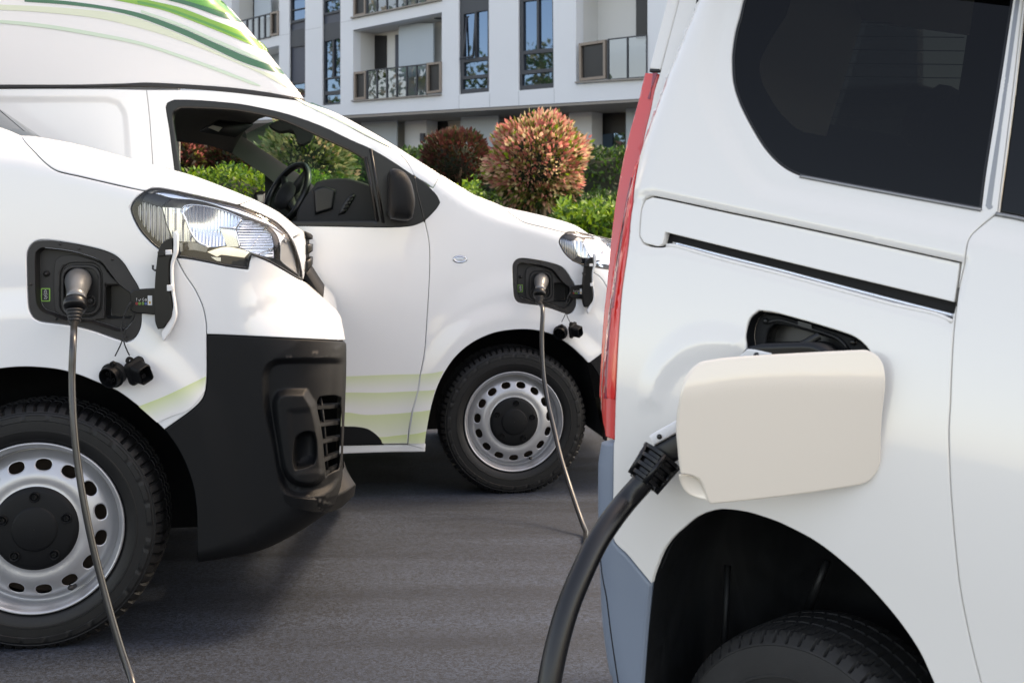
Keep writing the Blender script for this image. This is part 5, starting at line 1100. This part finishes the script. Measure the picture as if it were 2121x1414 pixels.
panel('gap_backing', near_b, [near_b.hit(x, y) for x, y in dense([(-100, 262), (0, 278), (60, 296), (180, 322), (300, 356)] + zB((260, 170), (150, 290), (180, 420), (330, 610), (540, 740)) + [(380, 545), (420, 600), (520, 640), (620, 610), (690, 660), (700, 720), (690, 960), (640, 1070), (480, 1140), (420, 1150)] + [(x + 8, y) for x, y in archB[::-1][1:]] + [(x, y - 8) for x, y in archN[::-1][1:-3]] + [(-320, 1100), (-300, 900), (-275, 600), (-262, 300)], 10, True)], MATTBLK, near, holes=[TN(zC((430, 300), (860, 300), (840, 880), (700, 960), (540, 950)), 12)] + [offset_loop(np.array(port_n) if area(port_n) > 0 else np.array(port_n)[::-1], -.004)], off=.026, step=.05, extra=True, thick=.004, lip=0, dents=False)  # black sheet that darkens the panel gaps from behind
cross_sil('nose_shell', near_b, lambda u, v: u > -.1 and v > .86, 1.75, WHITE, near, .012)
cross_sil('bumper_shell', near_b, lambda u, v: u > .2 and v <= .87, 1.75, BLACKP, near, .012)
# the parts shared with the other van: doors, roof, glass and far side, beyond the left edge
for ch in list(far.children):
    nm = ch.name.split('.')[0]
    if nm in ('side_panel', 'cab_door', 'window_frame', 'high_roof', 'roof_seal', 'roof_shell', 'pillar_cover', 'sill', 'far_side_panel', 'far_door_frame', 'far_pillar', 'door_mirror', 'seat', 'bulkhead', 'underbody'):
        c = copy_tree(ch, near); c.scale = (1.04, 1.0, 1.04)
for loc, mir in (((0, 1.75, .3403), True), ((-3.15, .02, .3403), False), ((-3.15, 1.75, .3403), True)):
    c = copy_tree([o for o in near.children if o.name.startswith('wheel')][0], near); c.location = loc; c.rotation_euler = (0, 1.0, math.pi if mir else 0)
wsc = MB(); rows = []
for t in np.linspace(0, 1, 9):
    w = lin(.10, 1.70, t); bow = .15 * math.sin(math.pi * t)
    rows.append([Vector((-.36 + bow - s * .80, w, 1.50 + .03 * math.sin(math.pi * t) + s * .56)) for s in (0, .25, .5, .75, 1)])
wsc.loft(rows, closed=False, caps=False); wsc.build('windscreen', SCREENB, near)
# ------------------------------------------------------------------ right van (closest, rear quarter)
vp = Vector((-3760, 2400, 1060)).normalized(); rU = -vp; rN = Vector((-rU.y, rU.x, 0)).normalized(); rV = rU.cross(rN).normalized()
wcx, wY = 1597, 1.99; wc = Vector(((wcx - CX) / F * wY, wY, CAMZ - (1588 - HY) / F * wY))
right_b = Body(wc - rN * .045, rU, rN, rV)
right_b.tum = lambda u, v: .16 * np.clip(v - .42, 0, None) ** 1.7
RS = [(1320, 1640), (1285, 1490), (1271, 1414), (1262, 1384), (1249, 1291), (1244, 1193), (1240, 1095), (1240, 962), (1245, 912), (1244, 853), (1244, 797), (1250, 691), (1259, 600), (1269, 489), (1284, 382), (1303, 289), (1326, 204), (1339, 151), (1346, 128), (1384, 0), (1420, -130), (1470, -290)]
right_b.set_sil([(x, y, .075) for x, y in RS], over=.117, frac=.53)
rv = empty('charging_car', mw=right_b.mw)
tag(rv, 'white car at the right with dark side glass, red tail lamp and open charging flap', 'car')
TR = lambda pts, step=8, closed=True: right_b.trace(pts, step, closed)
lr = z6((335, 358), (318, 440), (300, 530), (273, 640), (250, 750), (230, 850), (215, 950), (200, 1080), (190, 1200)) + z7((160, 235), (148, 380), (140, 500), (133, 640), (128, 750), (124, 880), (122, 970))
seamR = [(2117, 0), (2092, 210), (2063, 442), (2030, 468), (2006, 495), (1997, 546), (1985, 600), (1976, 678), (1971, 760), (1968, 840), (1965, 905), (1971, 1041), (1988, 1213), (2012, 1335), (2032, 1414), (2060, 1520), (2085, 1600)]
archR = z8((548, 792), (562, 742), (600, 650), (640, 596), (680, 560), (720, 526), (760, 500), (830, 480), (880, 480), (950, 490), (1020, 510), (1100, 540), (1250, 620), (1400, 740), (1500, 840), (1600, 960), (1680, 1080), (1740, 1210)) + [(1985, 1520), (2010, 1600)]
winR = z6((740, -4), (722, 70), (700, 150), (686, 240), (683, 300), (690, 400), (720, 500), (780, 620), (850, 730), (930, 810), (1020, 855), (1200, 890), (1550, 955), (1905, 1020)) + [(2040, 350), (2072, 150), (2095, 0), (2114, -130), (1960, -160), (1760, -140), (1620, -110), (1560, -70)]
cover = [(1323, 489), (1324, 460), (1327, 433), (1335, 414), (1349, 408), (1500, 440), (1700, 482), (1987, 545), (1976, 627), (1750, 573), (1560, 527), (1377, 482), (1371, 506), (1362, 511), (1345, 508), (1330, 502)]
slotH = [(1322, 490), (1323, 460), (1326, 432), (1334, 412), (1348, 406), (1500, 438), (1700, 480), (1990, 544), (1977, 640), (1970, 664), (1940, 650), (1850, 630), (1720, 595), (1600, 563), (1500, 538), (1392, 508), (1371, 512), (1345, 511), (1329, 504)]
portR = z7((769, 520), (764, 450), (785, 375), (828, 338), (900, 347), (1000, 374), (1100, 402), (1280, 460), (1338, 500), (1374, 550), (1388, 640), (1372, 760), (1310, 840), (1200, 852), (900, 800), (800, 740), (774, 620))
right_b.dent(TR(z6((620, 0), (575, 250), (568, 400), (605, 560), (700, 740), (820, 905), (1000, 968), (1400, 1045), (1960, 1160), (2500, 1280), (2500, -500), (700, -500)), 20), .010, .022)
right_b.dent(TR(z6((185, 1000), (215, 955), (275, 940), (330, 945), (1840, 1275), (1800, 1430)) + [(1976, 640), (1968, 672), (1940, 658), (1720, 602), (1392, 516), (1340, 518), (1310, 505), (1312, 440)], 12), .004, .012)
right_b.dent(TR(z7((270, 780), (285, 680), (340, 570), (420, 490), (520, 445), (640, 440), (760, 470), (740, 530), (640, 540), (520, 560), (420, 620), (360, 700), (330, 790)), 10), -.004, .022)

qp = [(1440, -150), (1424, -80), (1406, 0), (1390, 62), (1367, 149)] + lr[1:] + [(1270, 918), (1269, 1010), (1269, 1114), (1300, 1150), (1347, 1207)] + archR + [(2080, 1610)] + seamR[::-1][1:] + [(2140, -160), (1800, -215)]
panel('rear_quarter_panel', right_b, TR(qp), PEARL, rv, holes=[TR(winR), TR(slotH), TR(portR)], gap=.0018, step=.018, thick=.022, lip=.0015, lipw=.002)
panel('rail_cover', right_b, TR(cover), PEARL, rv, gap=.0018, step=.02, lip=.0012, lipw=.0018)
ch = MB(); ch.tube([right_b.ps(x, y, .034) for x, y in dense([(1385, 496), (1600, 552), (1800, 602), (1976, 646)], 20, False)], .0075, 8); ch.build('slide_rail', BLACKS, rv)
ch = MB(); ch.tube([right_b.ps(x, y, .003) for x, y in dense([(1378, 509), (1392, 509), (1500, 539.5), (1600, 564.5), (1720, 597), (1850, 632), (1935, 651), (1972, 667)], 12, False)], .0042, 8); ch.build('rail_lip', PEARL, rv)
ch = MB(); ch.tube([right_b.ps(x, y, .016) for x, y in dense([(1385, 503), (1500, 533), (1600, 558), (1720, 590), (1850, 624), (1972, 655)], 12, False)], .0035, 8); ch.build('rail_bead', CHROME, rv)
panel('rail_back', right_b, TR(slotH, 14), MATTBLK, rv, off=.05, step=.08, extra=False, lip=0, thick=.004, dents=False)
# side glass, pillar trim and front door
GL = mat_glass('privacy_side_glass', (.075, .082, .08), refl=1.24)
gl = panel('side_glass', right_b, TR(winR), GL, rv, off=.007, gap=.003, step=.05, thick=.004, lip=.002, lipw=.003)
wr = np.array(TR(winR)); wr = wr if area(wr) > 0 else wr[::-1]
fr = TR(z6((985, -100), (945, 60), (900, 130), (815, 290), (820, 380), (870, 480), (930, 560), (1010, 625), (1120, 650), (1280, 665), (1400, 690), (1560, 708), (1640, 695), (1710, 640), (1760, 540), (1790, 440), (1850, 60), (1870, -100)))
panel('glass_frit', right_b, wr, MATTBLK, rv, holes=[fr], off=.013, gap=.004, step=.05, thick=.003, lip=0)
panel('glass_trim', right_b, offset_loop(wr, .0005), BLACKS, rv, holes=[offset_loop(wr, .004)], off=.003, thick=.008, lip=.002, lipw=.0012, step=.3)
panel('window_pillar', right_b, TR([(2030, 434), (2045, 340), (2072, 170), (2097, 0), (2116, -130), (2137, -130), (2114, 0), (2090, 190), (2057, 441)]), PILLAR, rv, off=-.002, lip=.006, lipw=.008, step=.03)
wl = MB(); wl.tube([right_b.ps(x, y, -.0005) for x, y in dense(z6((1020, 858), (1200, 893), (1550, 958), (1905, 1023)), 16, False)], .0032, 8); wl.build('window_strip', PILLAR, rv)
dwin = [(2066, 440), (2098, 200), (2122, 0), (2145, -140), (2700, -60), (2700, 640), (2300, 505), (2121, 452)]
panel('side_door', right_b, TR(seamR + [(2800, 1840), (2800, -240), (2144, -160)], 12), PEARL, rv, holes=[TR(dwin, 12)], gap=.0018, step=.03, lip=.0015, lipw=.002)
panel('door_glass', right_b, TR(dwin, 12), PRIVACY, rv, off=.007, gap=.002, step=.06, thick=.004, lip=.002)
ds_ = MB(); ds_.tube([right_b.ps(x, y, -.0005) for x, y in dense([(2060, 443), (2121, 455), (2300, 508)], 16, False)], .0038, 8); ds_.build('window_strip', PILLAR, rv)
# rear corner: roof edge, tail lamp, bumper
panel('tailgate_edge', right_b, [(u, v) for u, v in [(right_b.hit(x, y)[0] - .004, right_b.hit(x, y)[1]) for x, y in dense([(1347, 143), (1384, 2), (1418, -120), (1428, -150)], 8, False)]] + [right_b.hit(x, y) for x, y in dense([(1438, -150), (1424, -80), (1406, 0), (1390, 62), (1367, 147)], 8, False)], PEARL, rv, gap=.003, step=.015)
panel('lamp_seal', right_b, TR(z6((296, 336), (342, 337), (341, 350), (294, 352)), 3), SEAL, rv, off=-.002, step=.01)
ll = z6((280, 355), (268, 400), (250, 480), (222, 580), (195, 680), (170, 790), (150, 900), (130, 1020), (115, 1150), (102, 1290), (92, 1400)) + z7((78, 350), (70, 450), (62, 600), (57, 700), (55, 760), (60, 830), (72, 900), (84, 958))
Lu = [(right_b.hit(x, y)[0] - .0045, right_b.hit(x, y)[1]) for x, y in dense(ll, 8, False)]; Ru = [right_b.hit(x, y) for x, y in dense(lr, 8, False)]
DL, DR = dense(ll, 8, False), dense(lr, 8, False)
def strip_uv(fa, fb, a=0.0, b=1.0):
    n = 60; pick = lambda L, i: np.array(L[int(round(i * (len(L) - 1) / (n - 1)))]); i0, i1 = int(a * (n - 1)), int(b * (n - 1)); ts = np.linspace(0, 1, i1 - i0 + 1)
    def at(f_, i): return tuple(pick(Lu, i)) if f_ <= 0 else right_b.hit(*lin(pick(DL, i), pick(DR, i), f_))
    return [at(fa(t), i0 + j) for j, t in enumerate(ts)][::-1] + [at(fb(t), i0 + j) for j, t in enumerate(ts)]
tl = panel('tail_lamp', right_b, strip_uv(lambda t: 0, lambda t: 1), REDP, rv, gap=.002, step=.008, lip=.003, lipw=.003)
panel('lamp_lens', right_b, strip_uv(lambda t: .86 - .62 * min(1, t * 2.2), lambda t: .97, .24, .90), REDL, tl, off=-.0022, step=.008, lip=.0012, lipw=.002, thick=.004)
panel('lamp_band', right_b, strip_uv(lambda t: .70 - .28 * min(1, t * 1.6), lambda t: .78 - .18 * min(1, t * 1.6), .30, .66), REDD, tl, off=-.003, step=.008, lip=.0008, lipw=.001, thick=.004)
panel('lamp_band', right_b, strip_uv(lambda t: .30 , lambda t: .46, .62, .90), REDD, tl, off=-.003, step=.008, lip=.0008, lipw=.001, thick=.004)
panel('lamp_band', right_b, strip_uv(lambda t: .62 + .2 * t, lambda t: .64 + .36 * (1 - t), .0, .08), REDD, tl, off=-.003, step=.008, lip=.0008, lipw=.001, thick=.004)
bl = [(1247, 916), (1243, 938), (1240, 962), (1240, 1095), (1244, 1193), (1249, 1291), (1262, 1384), (1271, 1414), (1285, 1490), (1310, 1600)]
bumper = [(right_b.hit(x, y)[0] - .0045, right_b.hit(x, y)[1]) for x, y in dense(bl, 8, False)] + [right_b.hit(x, y) for x, y in dense([(1325, 1600), (1322, 1520), (1330, 1414), (1338, 1310), (1347, 1209), (1300, 1152), (1270, 1116), (1270, 1010), (1271, 917)], 8, False)]
panel('rear_bumper', right_b, bumper, GREYB, rv, gap=.003, step=.012, thick=.04, lip=.003, lipw=.004, off=-.002)
bs = MB(); bs.tube([right_b.ps(x, y, -.0025) for x, y in dense(z8((332, 640), (345, 760), (362, 850), (378, 980), (398, 1120), (412, 1212)), 8, False)], .0012, 6); bs.build('bumper_crease_line', MATTBLK, rv)  # dark line drawn in for the shade along the bumper's crease
arch_r = [right_b.hit(x, y) for x, y in dense([(1322, 1610), (1322, 1520), (1330, 1414), (1338, 1310)] + archR, 8, False)]
arch_liner(right_b, arch_r, rv, w0=.012, w1=.34)
for x0, y0, x1, y1, r0 in ((870, 715, 850, 1210, .007), (680, 850, 640, 1215, .006), (1290, 690, 1210, 900, .008)):
    rb = MB(); (a, b) = z8((x0, y0), (x1, y1)); rb.tube([right_b.p3(*a, .28), right_b.p3((a[0] + b[0]) / 2, (a[1] + b[1]) / 2, .27), right_b.p3(*b, .28)], r0, 10); rb.build('liner_rib', LINER, rv)
rw = empty('wheel', (.045, .045, 0)); rw.parent = rv; rw.rotation_euler = (0, 0, -.17)
make_tyre('tyre', rw, .2486, .135, width=.20, n=480, period=8, slant=160, blocks=False, mat_=RUBBER2)
rd = MB(); rd.lathe([(.136, .015), (.130, .0), (.12, .03), (.05, .02), (.001, .015)][::-1], 60); rd.build('rim', STEEL, rw)
# charging recess
pu = np.array(TR(portR, 6)); pu = pu if area(pu) > 0 else pu[::-1]; pin = offset_loop(pu, .006)
rc = MB(); rc.loft([[right_b.surf(u, v, .004) for u, v in offset_loop(pu, .001)], [right_b.surf(u, v, .026) for u, v in pin]], caps=False); cup = rc.build('port_housing', BLACKP, rv)
cav = TR(z7((835, 480), (852, 430), (880, 408), (930, 412), (1190, 490), (1245, 530), (1250, 640), (1200, 760), (900, 740), (835, 660)), 6)
panel('port_ledge', right_b, pin, BLACKP, cup, holes=[cav], off=.025, step=.02, thick=.03, lip=.002, dents=False)
panel('port_floor', right_b, cav, BSOCK, cup, off=.075, step=.03, thick=.004, lip=0, dents=False)
cw = np.array(cav); cw = cw if area(cw) > 0 else cw[::-1]; rc = MB(); rc.loft([[right_b.surf(u, v, .03) for u, v in cw], [right_b.surf(u, v, .076) for u, v in cw]], caps=False); rc.build('port_wall', BLACKS, cup)
for c in ((838, 392), (1268, 497)):
    bt = MB(); p = right_b.ps(*z7(c)[0], .023); bt.lathe([(.005, .004), (.005, -.003), (.0035, -.0045), (.0003, -.0045)][::-1], 16, Matrix.Translation(p)); bt.build('bolt', BLACKS, cup)
tb_ = MB(); tb_.tube([right_b.ps(*p, .022) for p in dense(z7((850, 400), (900, 386), (1000, 412), (1180, 470), (1225, 505), (1240, 530)), 8, False)], .003, 6); tb_.build('port_gasket', SEAL, cup)
tt = MB(); tt.loft([[right_b.ps(*p, o) for p in z7((1000, 390), (1066, 408), (1070, 432), (1000, 412))] for o in (.019, .028)]); tt.build('port_tab', BLACKS, cup, False)
# open flap: a slightly cranked panel swung out on its forward edge
ang = math.radians(33.0); H = right_b.mw @ right_b.ps(1836, 890, -.022)
fU = rU * math.cos(ang) + rN * math.sin(ang); fN = rN * math.cos(ang) - rU * math.sin(ang)
flap_b = Body(H, fU, fN, rV)
FL = z7((436, 1000), (430, 930), (436, 840), (448, 770), (462, 712), (480, 672), (505, 640), (530, 618), (565, 600), (700, 578), (1000, 558), (1360, 543), (1395, 552), (1425, 572), (1445, 606), (1452, 650), (1451, 710), (1442, 790), (1435, 860), (1431, 960), (1430, 1070), (1420, 1115), (1396, 1155), (1368, 1180), (1330, 1195), (1000, 1242), (600, 1287), (584, 1276), (572, 1240), (560, 1205), (543, 1172), (508, 1150), (452, 1140), (444, 1090))
fuv = [flap_b.at(x, y, 0) for x, y in dense(FL, 6)]
cz = dense(z7((300, 760), (460, 735), (700, 697), (900, 684), (1100, 683), (1440, 694), (1600, 705)), 12, False); cuv = [flap_b.at(x, y, 0) for x, y in cz]
def flap_w(u, v):
    cu = np.array([c[0] for c in cuv]); cv = np.array([c[1] for c in cuv]); o = np.argsort(cu); vc = np.interp(u, cu[o], cv[o]); t = v - vc
    s = .016; up = np.where(t > s, t, np.where(t < -s, 0, (t + s) ** 2 / (4 * s))); dn = np.clip(-t, 0, None)
    return .24 * up + .12 * dn ** 2 + .10 * (u - fc) ** 2 * 2
fc = float(np.mean([p[0] for p in fuv]))
flap_root = None
def to_rv(o):
    o.parent = rv; o.matrix_local = right_b.inv @ flap_b.mw; return o
fo = to_rv(panel('charging_flap', flap_b, fuv, FLAPTINT, None, thick=.009, lip=.0025, lipw=.0035, step=.012, wfun=flap_w, extra=False))
nf = [flap_b.at(x, y, .012) for x, y in dense(z7((438, 1136), (508, 1148), (545, 1170), (562, 1205), (576, 1256), (540, 1254), (492, 1238), (462, 1208), (445, 1170)), 5)]
nc = np.array(nf).mean(0)
o = panel('finger_notch', flap_b, nf, FLAPTINT, None, thick=.006, lip=.003, lipw=.003, step=.006, wfun=lambda u, v: .016 - .10 * (u - nc[0]) * 1.0 - 30 * ((u - nc[0]) ** 2 + (v - nc[1]) ** 2) * .3, extra=False); to_rv(o)
# cabin behind the tinted glass, roof and rear
def slabr(pts, w0, w1, name, m): return panel(name, right_b, [right_b.at(x, y, w0) for x, y in dense(pts, 14)], m, rv, thick=w1 - w0, lip=0, lipw=.004, step=.2, wfun=lambda u, v: np.full_like(u, w0), extra=False)
far_hole = [right_b.at(x, y, 1.15) for x, y in dense(z6((1200, 34), (1500, 30), (1860, 60), (1800, 450), (1745, 640), (1660, 680), (1350, 640), (1075, 585), (1130, 320)), 14)]
panel('far_side_wall', right_b, [right_b.at(x, y, 1.15) for x, y in ((1720, -260), (2900, -260), (2900, 900), (1560, 900), (1570, 500), (1630, 150))], INTER, rv, holes=[far_hole], thick=.05, lip=0, lipw=.004, step=.3, wfun=lambda u, v: np.full_like(u, 1.15), extra=False)
panel('far_glass', right_b, far_hole, GL, rv, thick=.004, lip=0, lipw=.004, step=.3, wfun=lambda u, v: np.full_like(u, 1.17), extra=False)
hd_ = MB()
for k in range(8):
    (a, b) = z6((1150, 110 + k * 66), (1830, 118 + k * 66)); hd_.tube([right_b.p3(*a, 1.14), right_b.p3(*b, 1.14)], .0012, 5)
hd_.build('heater_wire', INTER, rv)
st = MB(); c_ = right_b.p3(1960, 270, .55); st.box(c_, (.12, .30, .16), bev=.05); c_ = right_b.p3(1985, 420, .55); st.box(c_, (.14, .42, .40), bev=.05); st.build('seat_back', INTER, rv)
s = right_b.sil; rows = [[Vector((p[0] + .002 + .03 * (2 * t - 1) ** 2 * 0, lin(.077 + .16 * max(0, p[1] - .42) ** 1.7, 1.15, t), p[1])) for p in s] for t in (0, .5, 1)]
rr_ = MB(); rr_.loft(rows, closed=False, caps=False); rr_.build('tailgate', PEARL, rv)
rfu = [right_b.at(1440, -170, .1), right_b.at(2800, -280, .1)]
rf = MB(); rf.loft([[Vector((rfu[0][0] - .03, w, rfu[0][1] + z)), Vector((rfu[1][0], w, rfu[0][1] + z))] for w, z in ((.07, -.02), (.12, .03), (.3, .06), (.9, .06), (1.15, -.02))], closed=False, caps=False); rf.build('roof', PEARL, rv)
fl_ = MB(); fl_.box((.35, .80, .17), (1.3, .66, .04)); fl_.build('load_floor', INTER, rv, False)
panel('gap_backing', right_b, TR([(1440, -140), (1406, 10), (1375, 150), (1330, 330), (1300, 560), (1290, 760), (1285, 910), (1282, 1100), (1350, 1195)] + [(x + 4, y - 6) for x, y in archR[1:]] + [(2300, 1640), (2300, -200)], 14), MATTBLK, rv, holes=[TR(winR, 14), TR(portR, 10), TR(dwin[:4] + [(2280, -130), (2280, 490), (2121, 452)], 14)], off=.026, step=.06, extra=False, thick=.004, lip=0, dents=False)  # black backing added to keep the seams between panels dark
# ------------------------------------------------------------------ charging cables and plugs
def wp(px, py, Y): return Vector(((px - CX) / F * Y, Y, CAMZ - (py - HY) / F * Y))
def resample(P, n):
    P = [Vector(p) for p in P]; D = dense([tuple(p) for p in P], .01, False, 180)
    return [Vector(p) for p in D][::max(1, len(D) // n)] + [Vector(D[-1])]
def sleeve_gun(body, f, k, label, group, path, rc, m_cable):
    """grey plug with black collar and ribbed boot, then its cable."""
    L = lambda x, y, w: body.mw @ (lambda q: Vector((q[0], w, q[1])))(body.at(*f(*zA((x, y))[0]), w))
    w0 = body.d1(*body.hit(*f(*zA((515, 450))[0]))); root = empty('charging_cable', L(515, 450, w0)); tag(root, label, 'charging cable', group); o = root.location
    def sub(mb): mb.v = [tuple(Vector(v) - o) for v in mb.v]; return mb
    P = [L(520, 432, w0 + .034 * k), L(519, 440, w0 + .012 * k), L(516, 470, w0 - .010 * k), L(510, 515, w0 - .034 * k), L(504, 560, w0 - .058 * k), L(498, 602, w0 - .080 * k)]
    h = MB(); h.tube(P, [.036 * k, .0365 * k, .034 * k, .0285 * k, .0255 * k, .0285 * k], 28); sub(h).build('plug_handle', GREYM, root)
    c = MB(); a, b = L(498, 600, w0 - .079 * k), L(491, 672, w0 - .100 * k); ax = (b - a).normalized()
    c.tube([a, a + ax * .002 * k, a + ax * .012 * k, b - ax * .010 * k, b - ax * .004 * k, b], [.029 * k, .0325 * k, .0335 * k, .0325 * k, .030 * k, .018 * k], 28); sub(c).build('plug_collar', BLACKS, root)
    bt = MB(); e = L(485, 800, w0 - .112 * k); pts, rad = [], []
    for i in range(29):
        t = i / 28; pts.append(b.lerp(e, t)); rad.append(k * (lin(.0215, .0125, t) + (.0016 if (i // 2) % 3 != 2 and t < .75 else -.0006)))
    bt.tube(pts, rad, 20); sub(bt).build('cable_boot', SEAL, root)
    cb = MB(); cb.tube(resample([b.lerp(e, .8)] + path, 90), rc, 12); sub(cb).build('cable', m_cable, root)
    return root
nr = lambda x, y, d: wp(x, y, d)
sleeve_gun(near_b, idm, 1.0, 'grey plug and cable hanging from the nearer van at the left', 'grey charging cables plugged into the vans',
           [nr(152, 700, 3.03), nr(149, 780, 3.01), nr(152, 870, 2.99), nr(161, 960, 2.98), nr(174, 1040, 2.97), nr(190, 1120, 2.965), nr(210, 1200, 2.96), nr(233, 1285, 2.95), nr(256, 1360, 2.94), nr(276, 1416, 2.92), Vector((-.93, 2.86, .012)), Vector((-.80, 2.5, .011)), Vector((-.5, 2.0, .011)), Vector((-.5, 1.0, .011))], .0092, CABLE)
sleeve_gun(far_b, fp, .93, 'grey plug and cable hanging from the high-roof van behind', 'grey charging cables plugged into the vans',
           [nr(1124, 640, 5.03), nr(1122, 700, 5.0), nr(1125, 770, 4.97), nr(1134, 830, 4.93), nr(1147, 885, 4.88), nr(1161, 945, 4.80), nr(1178, 1000, 4.72), nr(1198, 1060, 4.60), nr(1213, 1100, 4.52), Vector((.30, 4.36, .012)), Vector((.62, 4.2, .011)), Vector((1.4, 3.9, .011)), Vector((2.6, 3.8, .011))], .0098, CABLE)

# the heavy black plug of the right car
rt = lambda x, y, w: right_b.mw @ right_b.p3(x, y, w)
A = rt(*z7((1075, 585))[0], .03); B = rt(*z7((318, 1005))[0], -.062)
root = empty('charging_cable', tuple(A)); tag(root, 'thick black cable with a black and white plug running behind the open flap', 'charging cable'); o = A
sub = lambda mb: (setattr(mb, 'v', [tuple(Vector(v) - o) for v in mb.v]), mb)[1]
ax = (B - A).normalized(); vw = (A - Vector((0, 0, CAMZ))).normalized(); up = ax.cross(vw).normalized(); up = up if up.z > 0 else -up; out = ax.cross(up).normalized(); out = out if out.dot(vw) < 0 else -out
def block(name, m, e0, e1, d0, d1, t0, t1, bev=.006, nose=0.0):
    """a bar along the plug axis: e = across (up-left), d = towards the eye, t = along."""
    mb = MB(); L = (B - A).length; loops = []
    for t, ins in ((t0, bev), (t0 + bev / L, 0), (t1 - bev / L, 0), (t1, bev)):
        c = A + ax * L * t; tp = lin(1.0, .92, max(0, t)); loops.append([c + up * tp * (lin(e0, e1, (x + 1) / 2)) * (1 - ins * 8) + out * lin(d0, d1, (y + 1) / 2) for x, y in rrect(-1, -1, 1, 1, .35, 4)])
    mb.loft(loops); return autosharp(sub(mb).build(name, m, root), 50)
block('plug_body', BLACKS, -.040, .004, -.026, .024, -.02, 1.02)
block('plug_shell', WSTICK, .003, .024, -.022, .024, .22, .98, .004)
block('plug_top', BLACKS, .023, .036, -.022, .018, -.12, .62, .006)
def head(pts, w0, w1, name, m, lip):
    uv = [right_b.at(x, y, w0) for x, y in dense(pts, 5)]; ob = panel(name, right_b, uv, m, None, thick=w1 - w0, lip=lip, lipw=lip, step=.01, wfun=lambda u, v: np.full_like(u, w0), extra=False)
    ob.parent = root; ob.matrix_local = Matrix.Translation(-A) @ right_b.mw; return ob
head(z7((735, 560), (765, 520), (800, 508), (900, 503), (1060, 500), (1120, 515), (1175, 555), (1190, 680), (740, 680)), -.030, .04, 'plug_top', BLACKS, .007)
head(z7((690, 596), (768, 526), (800, 528), (885, 546), (870, 660), (690, 660)), -.036, -.028, 'plug_shell', WSTICK, .003)
kb = MB(); c = rt(*z7((818, 556))[0], -.0365); kb.lathe([(.0055, .001), (.0055, -.0008), (.0003, -.0008)], 14, Matrix.Translation(c) @ out.to_track_quat('-Y', 'Z').to_matrix().to_4x4())
for t in (.93, .42): c = A + ax * (B - A).length * t + up * .012 + out * .0245; kb.lathe([(.0045, .001), (.0045, -.001), (.0003, -.001)], 14, Matrix.Translation(c) @ out.to_track_quat('-Y', 'Z').to_matrix().to_4x4())
sub(kb).build('plug_screw', BSOCK, root)
C0 = rt(1372, 942, -.062); C1 = rt(1330, 1000, -.090); pts, rad = [], []
for i in range(31):
    t = i / 30; pts.append(C0.lerp(C1, t)); rad.append(lin(.0335, .0255, t) + (.0035 if (i // 4) % 2 == 0 else -.003))
g_ = MB(); g_.tube(pts, rad, 24); autosharp(sub(g_).build('cable_boot', BLACKS, root), 40)
rb_ = MB(); s1 = (C1 - C0).normalized()
for a in range(5):
    th = a * 1.257 + .4; q = s1.orthogonal().normalized(); q2 = s1.cross(q); rb_.tube([C0 + (q * math.cos(th) + q2 * math.sin(th)) * .0335, C1 + (q * math.cos(th) + q2 * math.sin(th)) * .028], .005, 8)
sub(rb_).build('boot_rib', BLACKS, root)
cb = MB(); P1 = rt(1298, 1036, -.105); path = [C0.lerp(C1, .6), C1, P1]
pxs = ((1264, 1080), (1234, 1126), (1206, 1184), (1178, 1252), (1156, 1326), (1139, 1406), (1126, 1500), (1114, 1640), (1102, 1860))
for i_, (x, y) in enumerate(pxs): path.append(wp(x, y, P1.y + (C1.y - C0.y) * 0 - .030 * (i_ + 1) + .0012 * (i_ + 1) ** 2))
e_ = path[-1]; path += [Vector((e_.x - .01, e_.y - .06, .03)), Vector((.0, e_.y - .35, .02)), Vector((.1, e_.y - .9, .02))]
cb.tube(resample(path, 110), .0192, 20); sub(cb).build('cable', CABLEB, root)
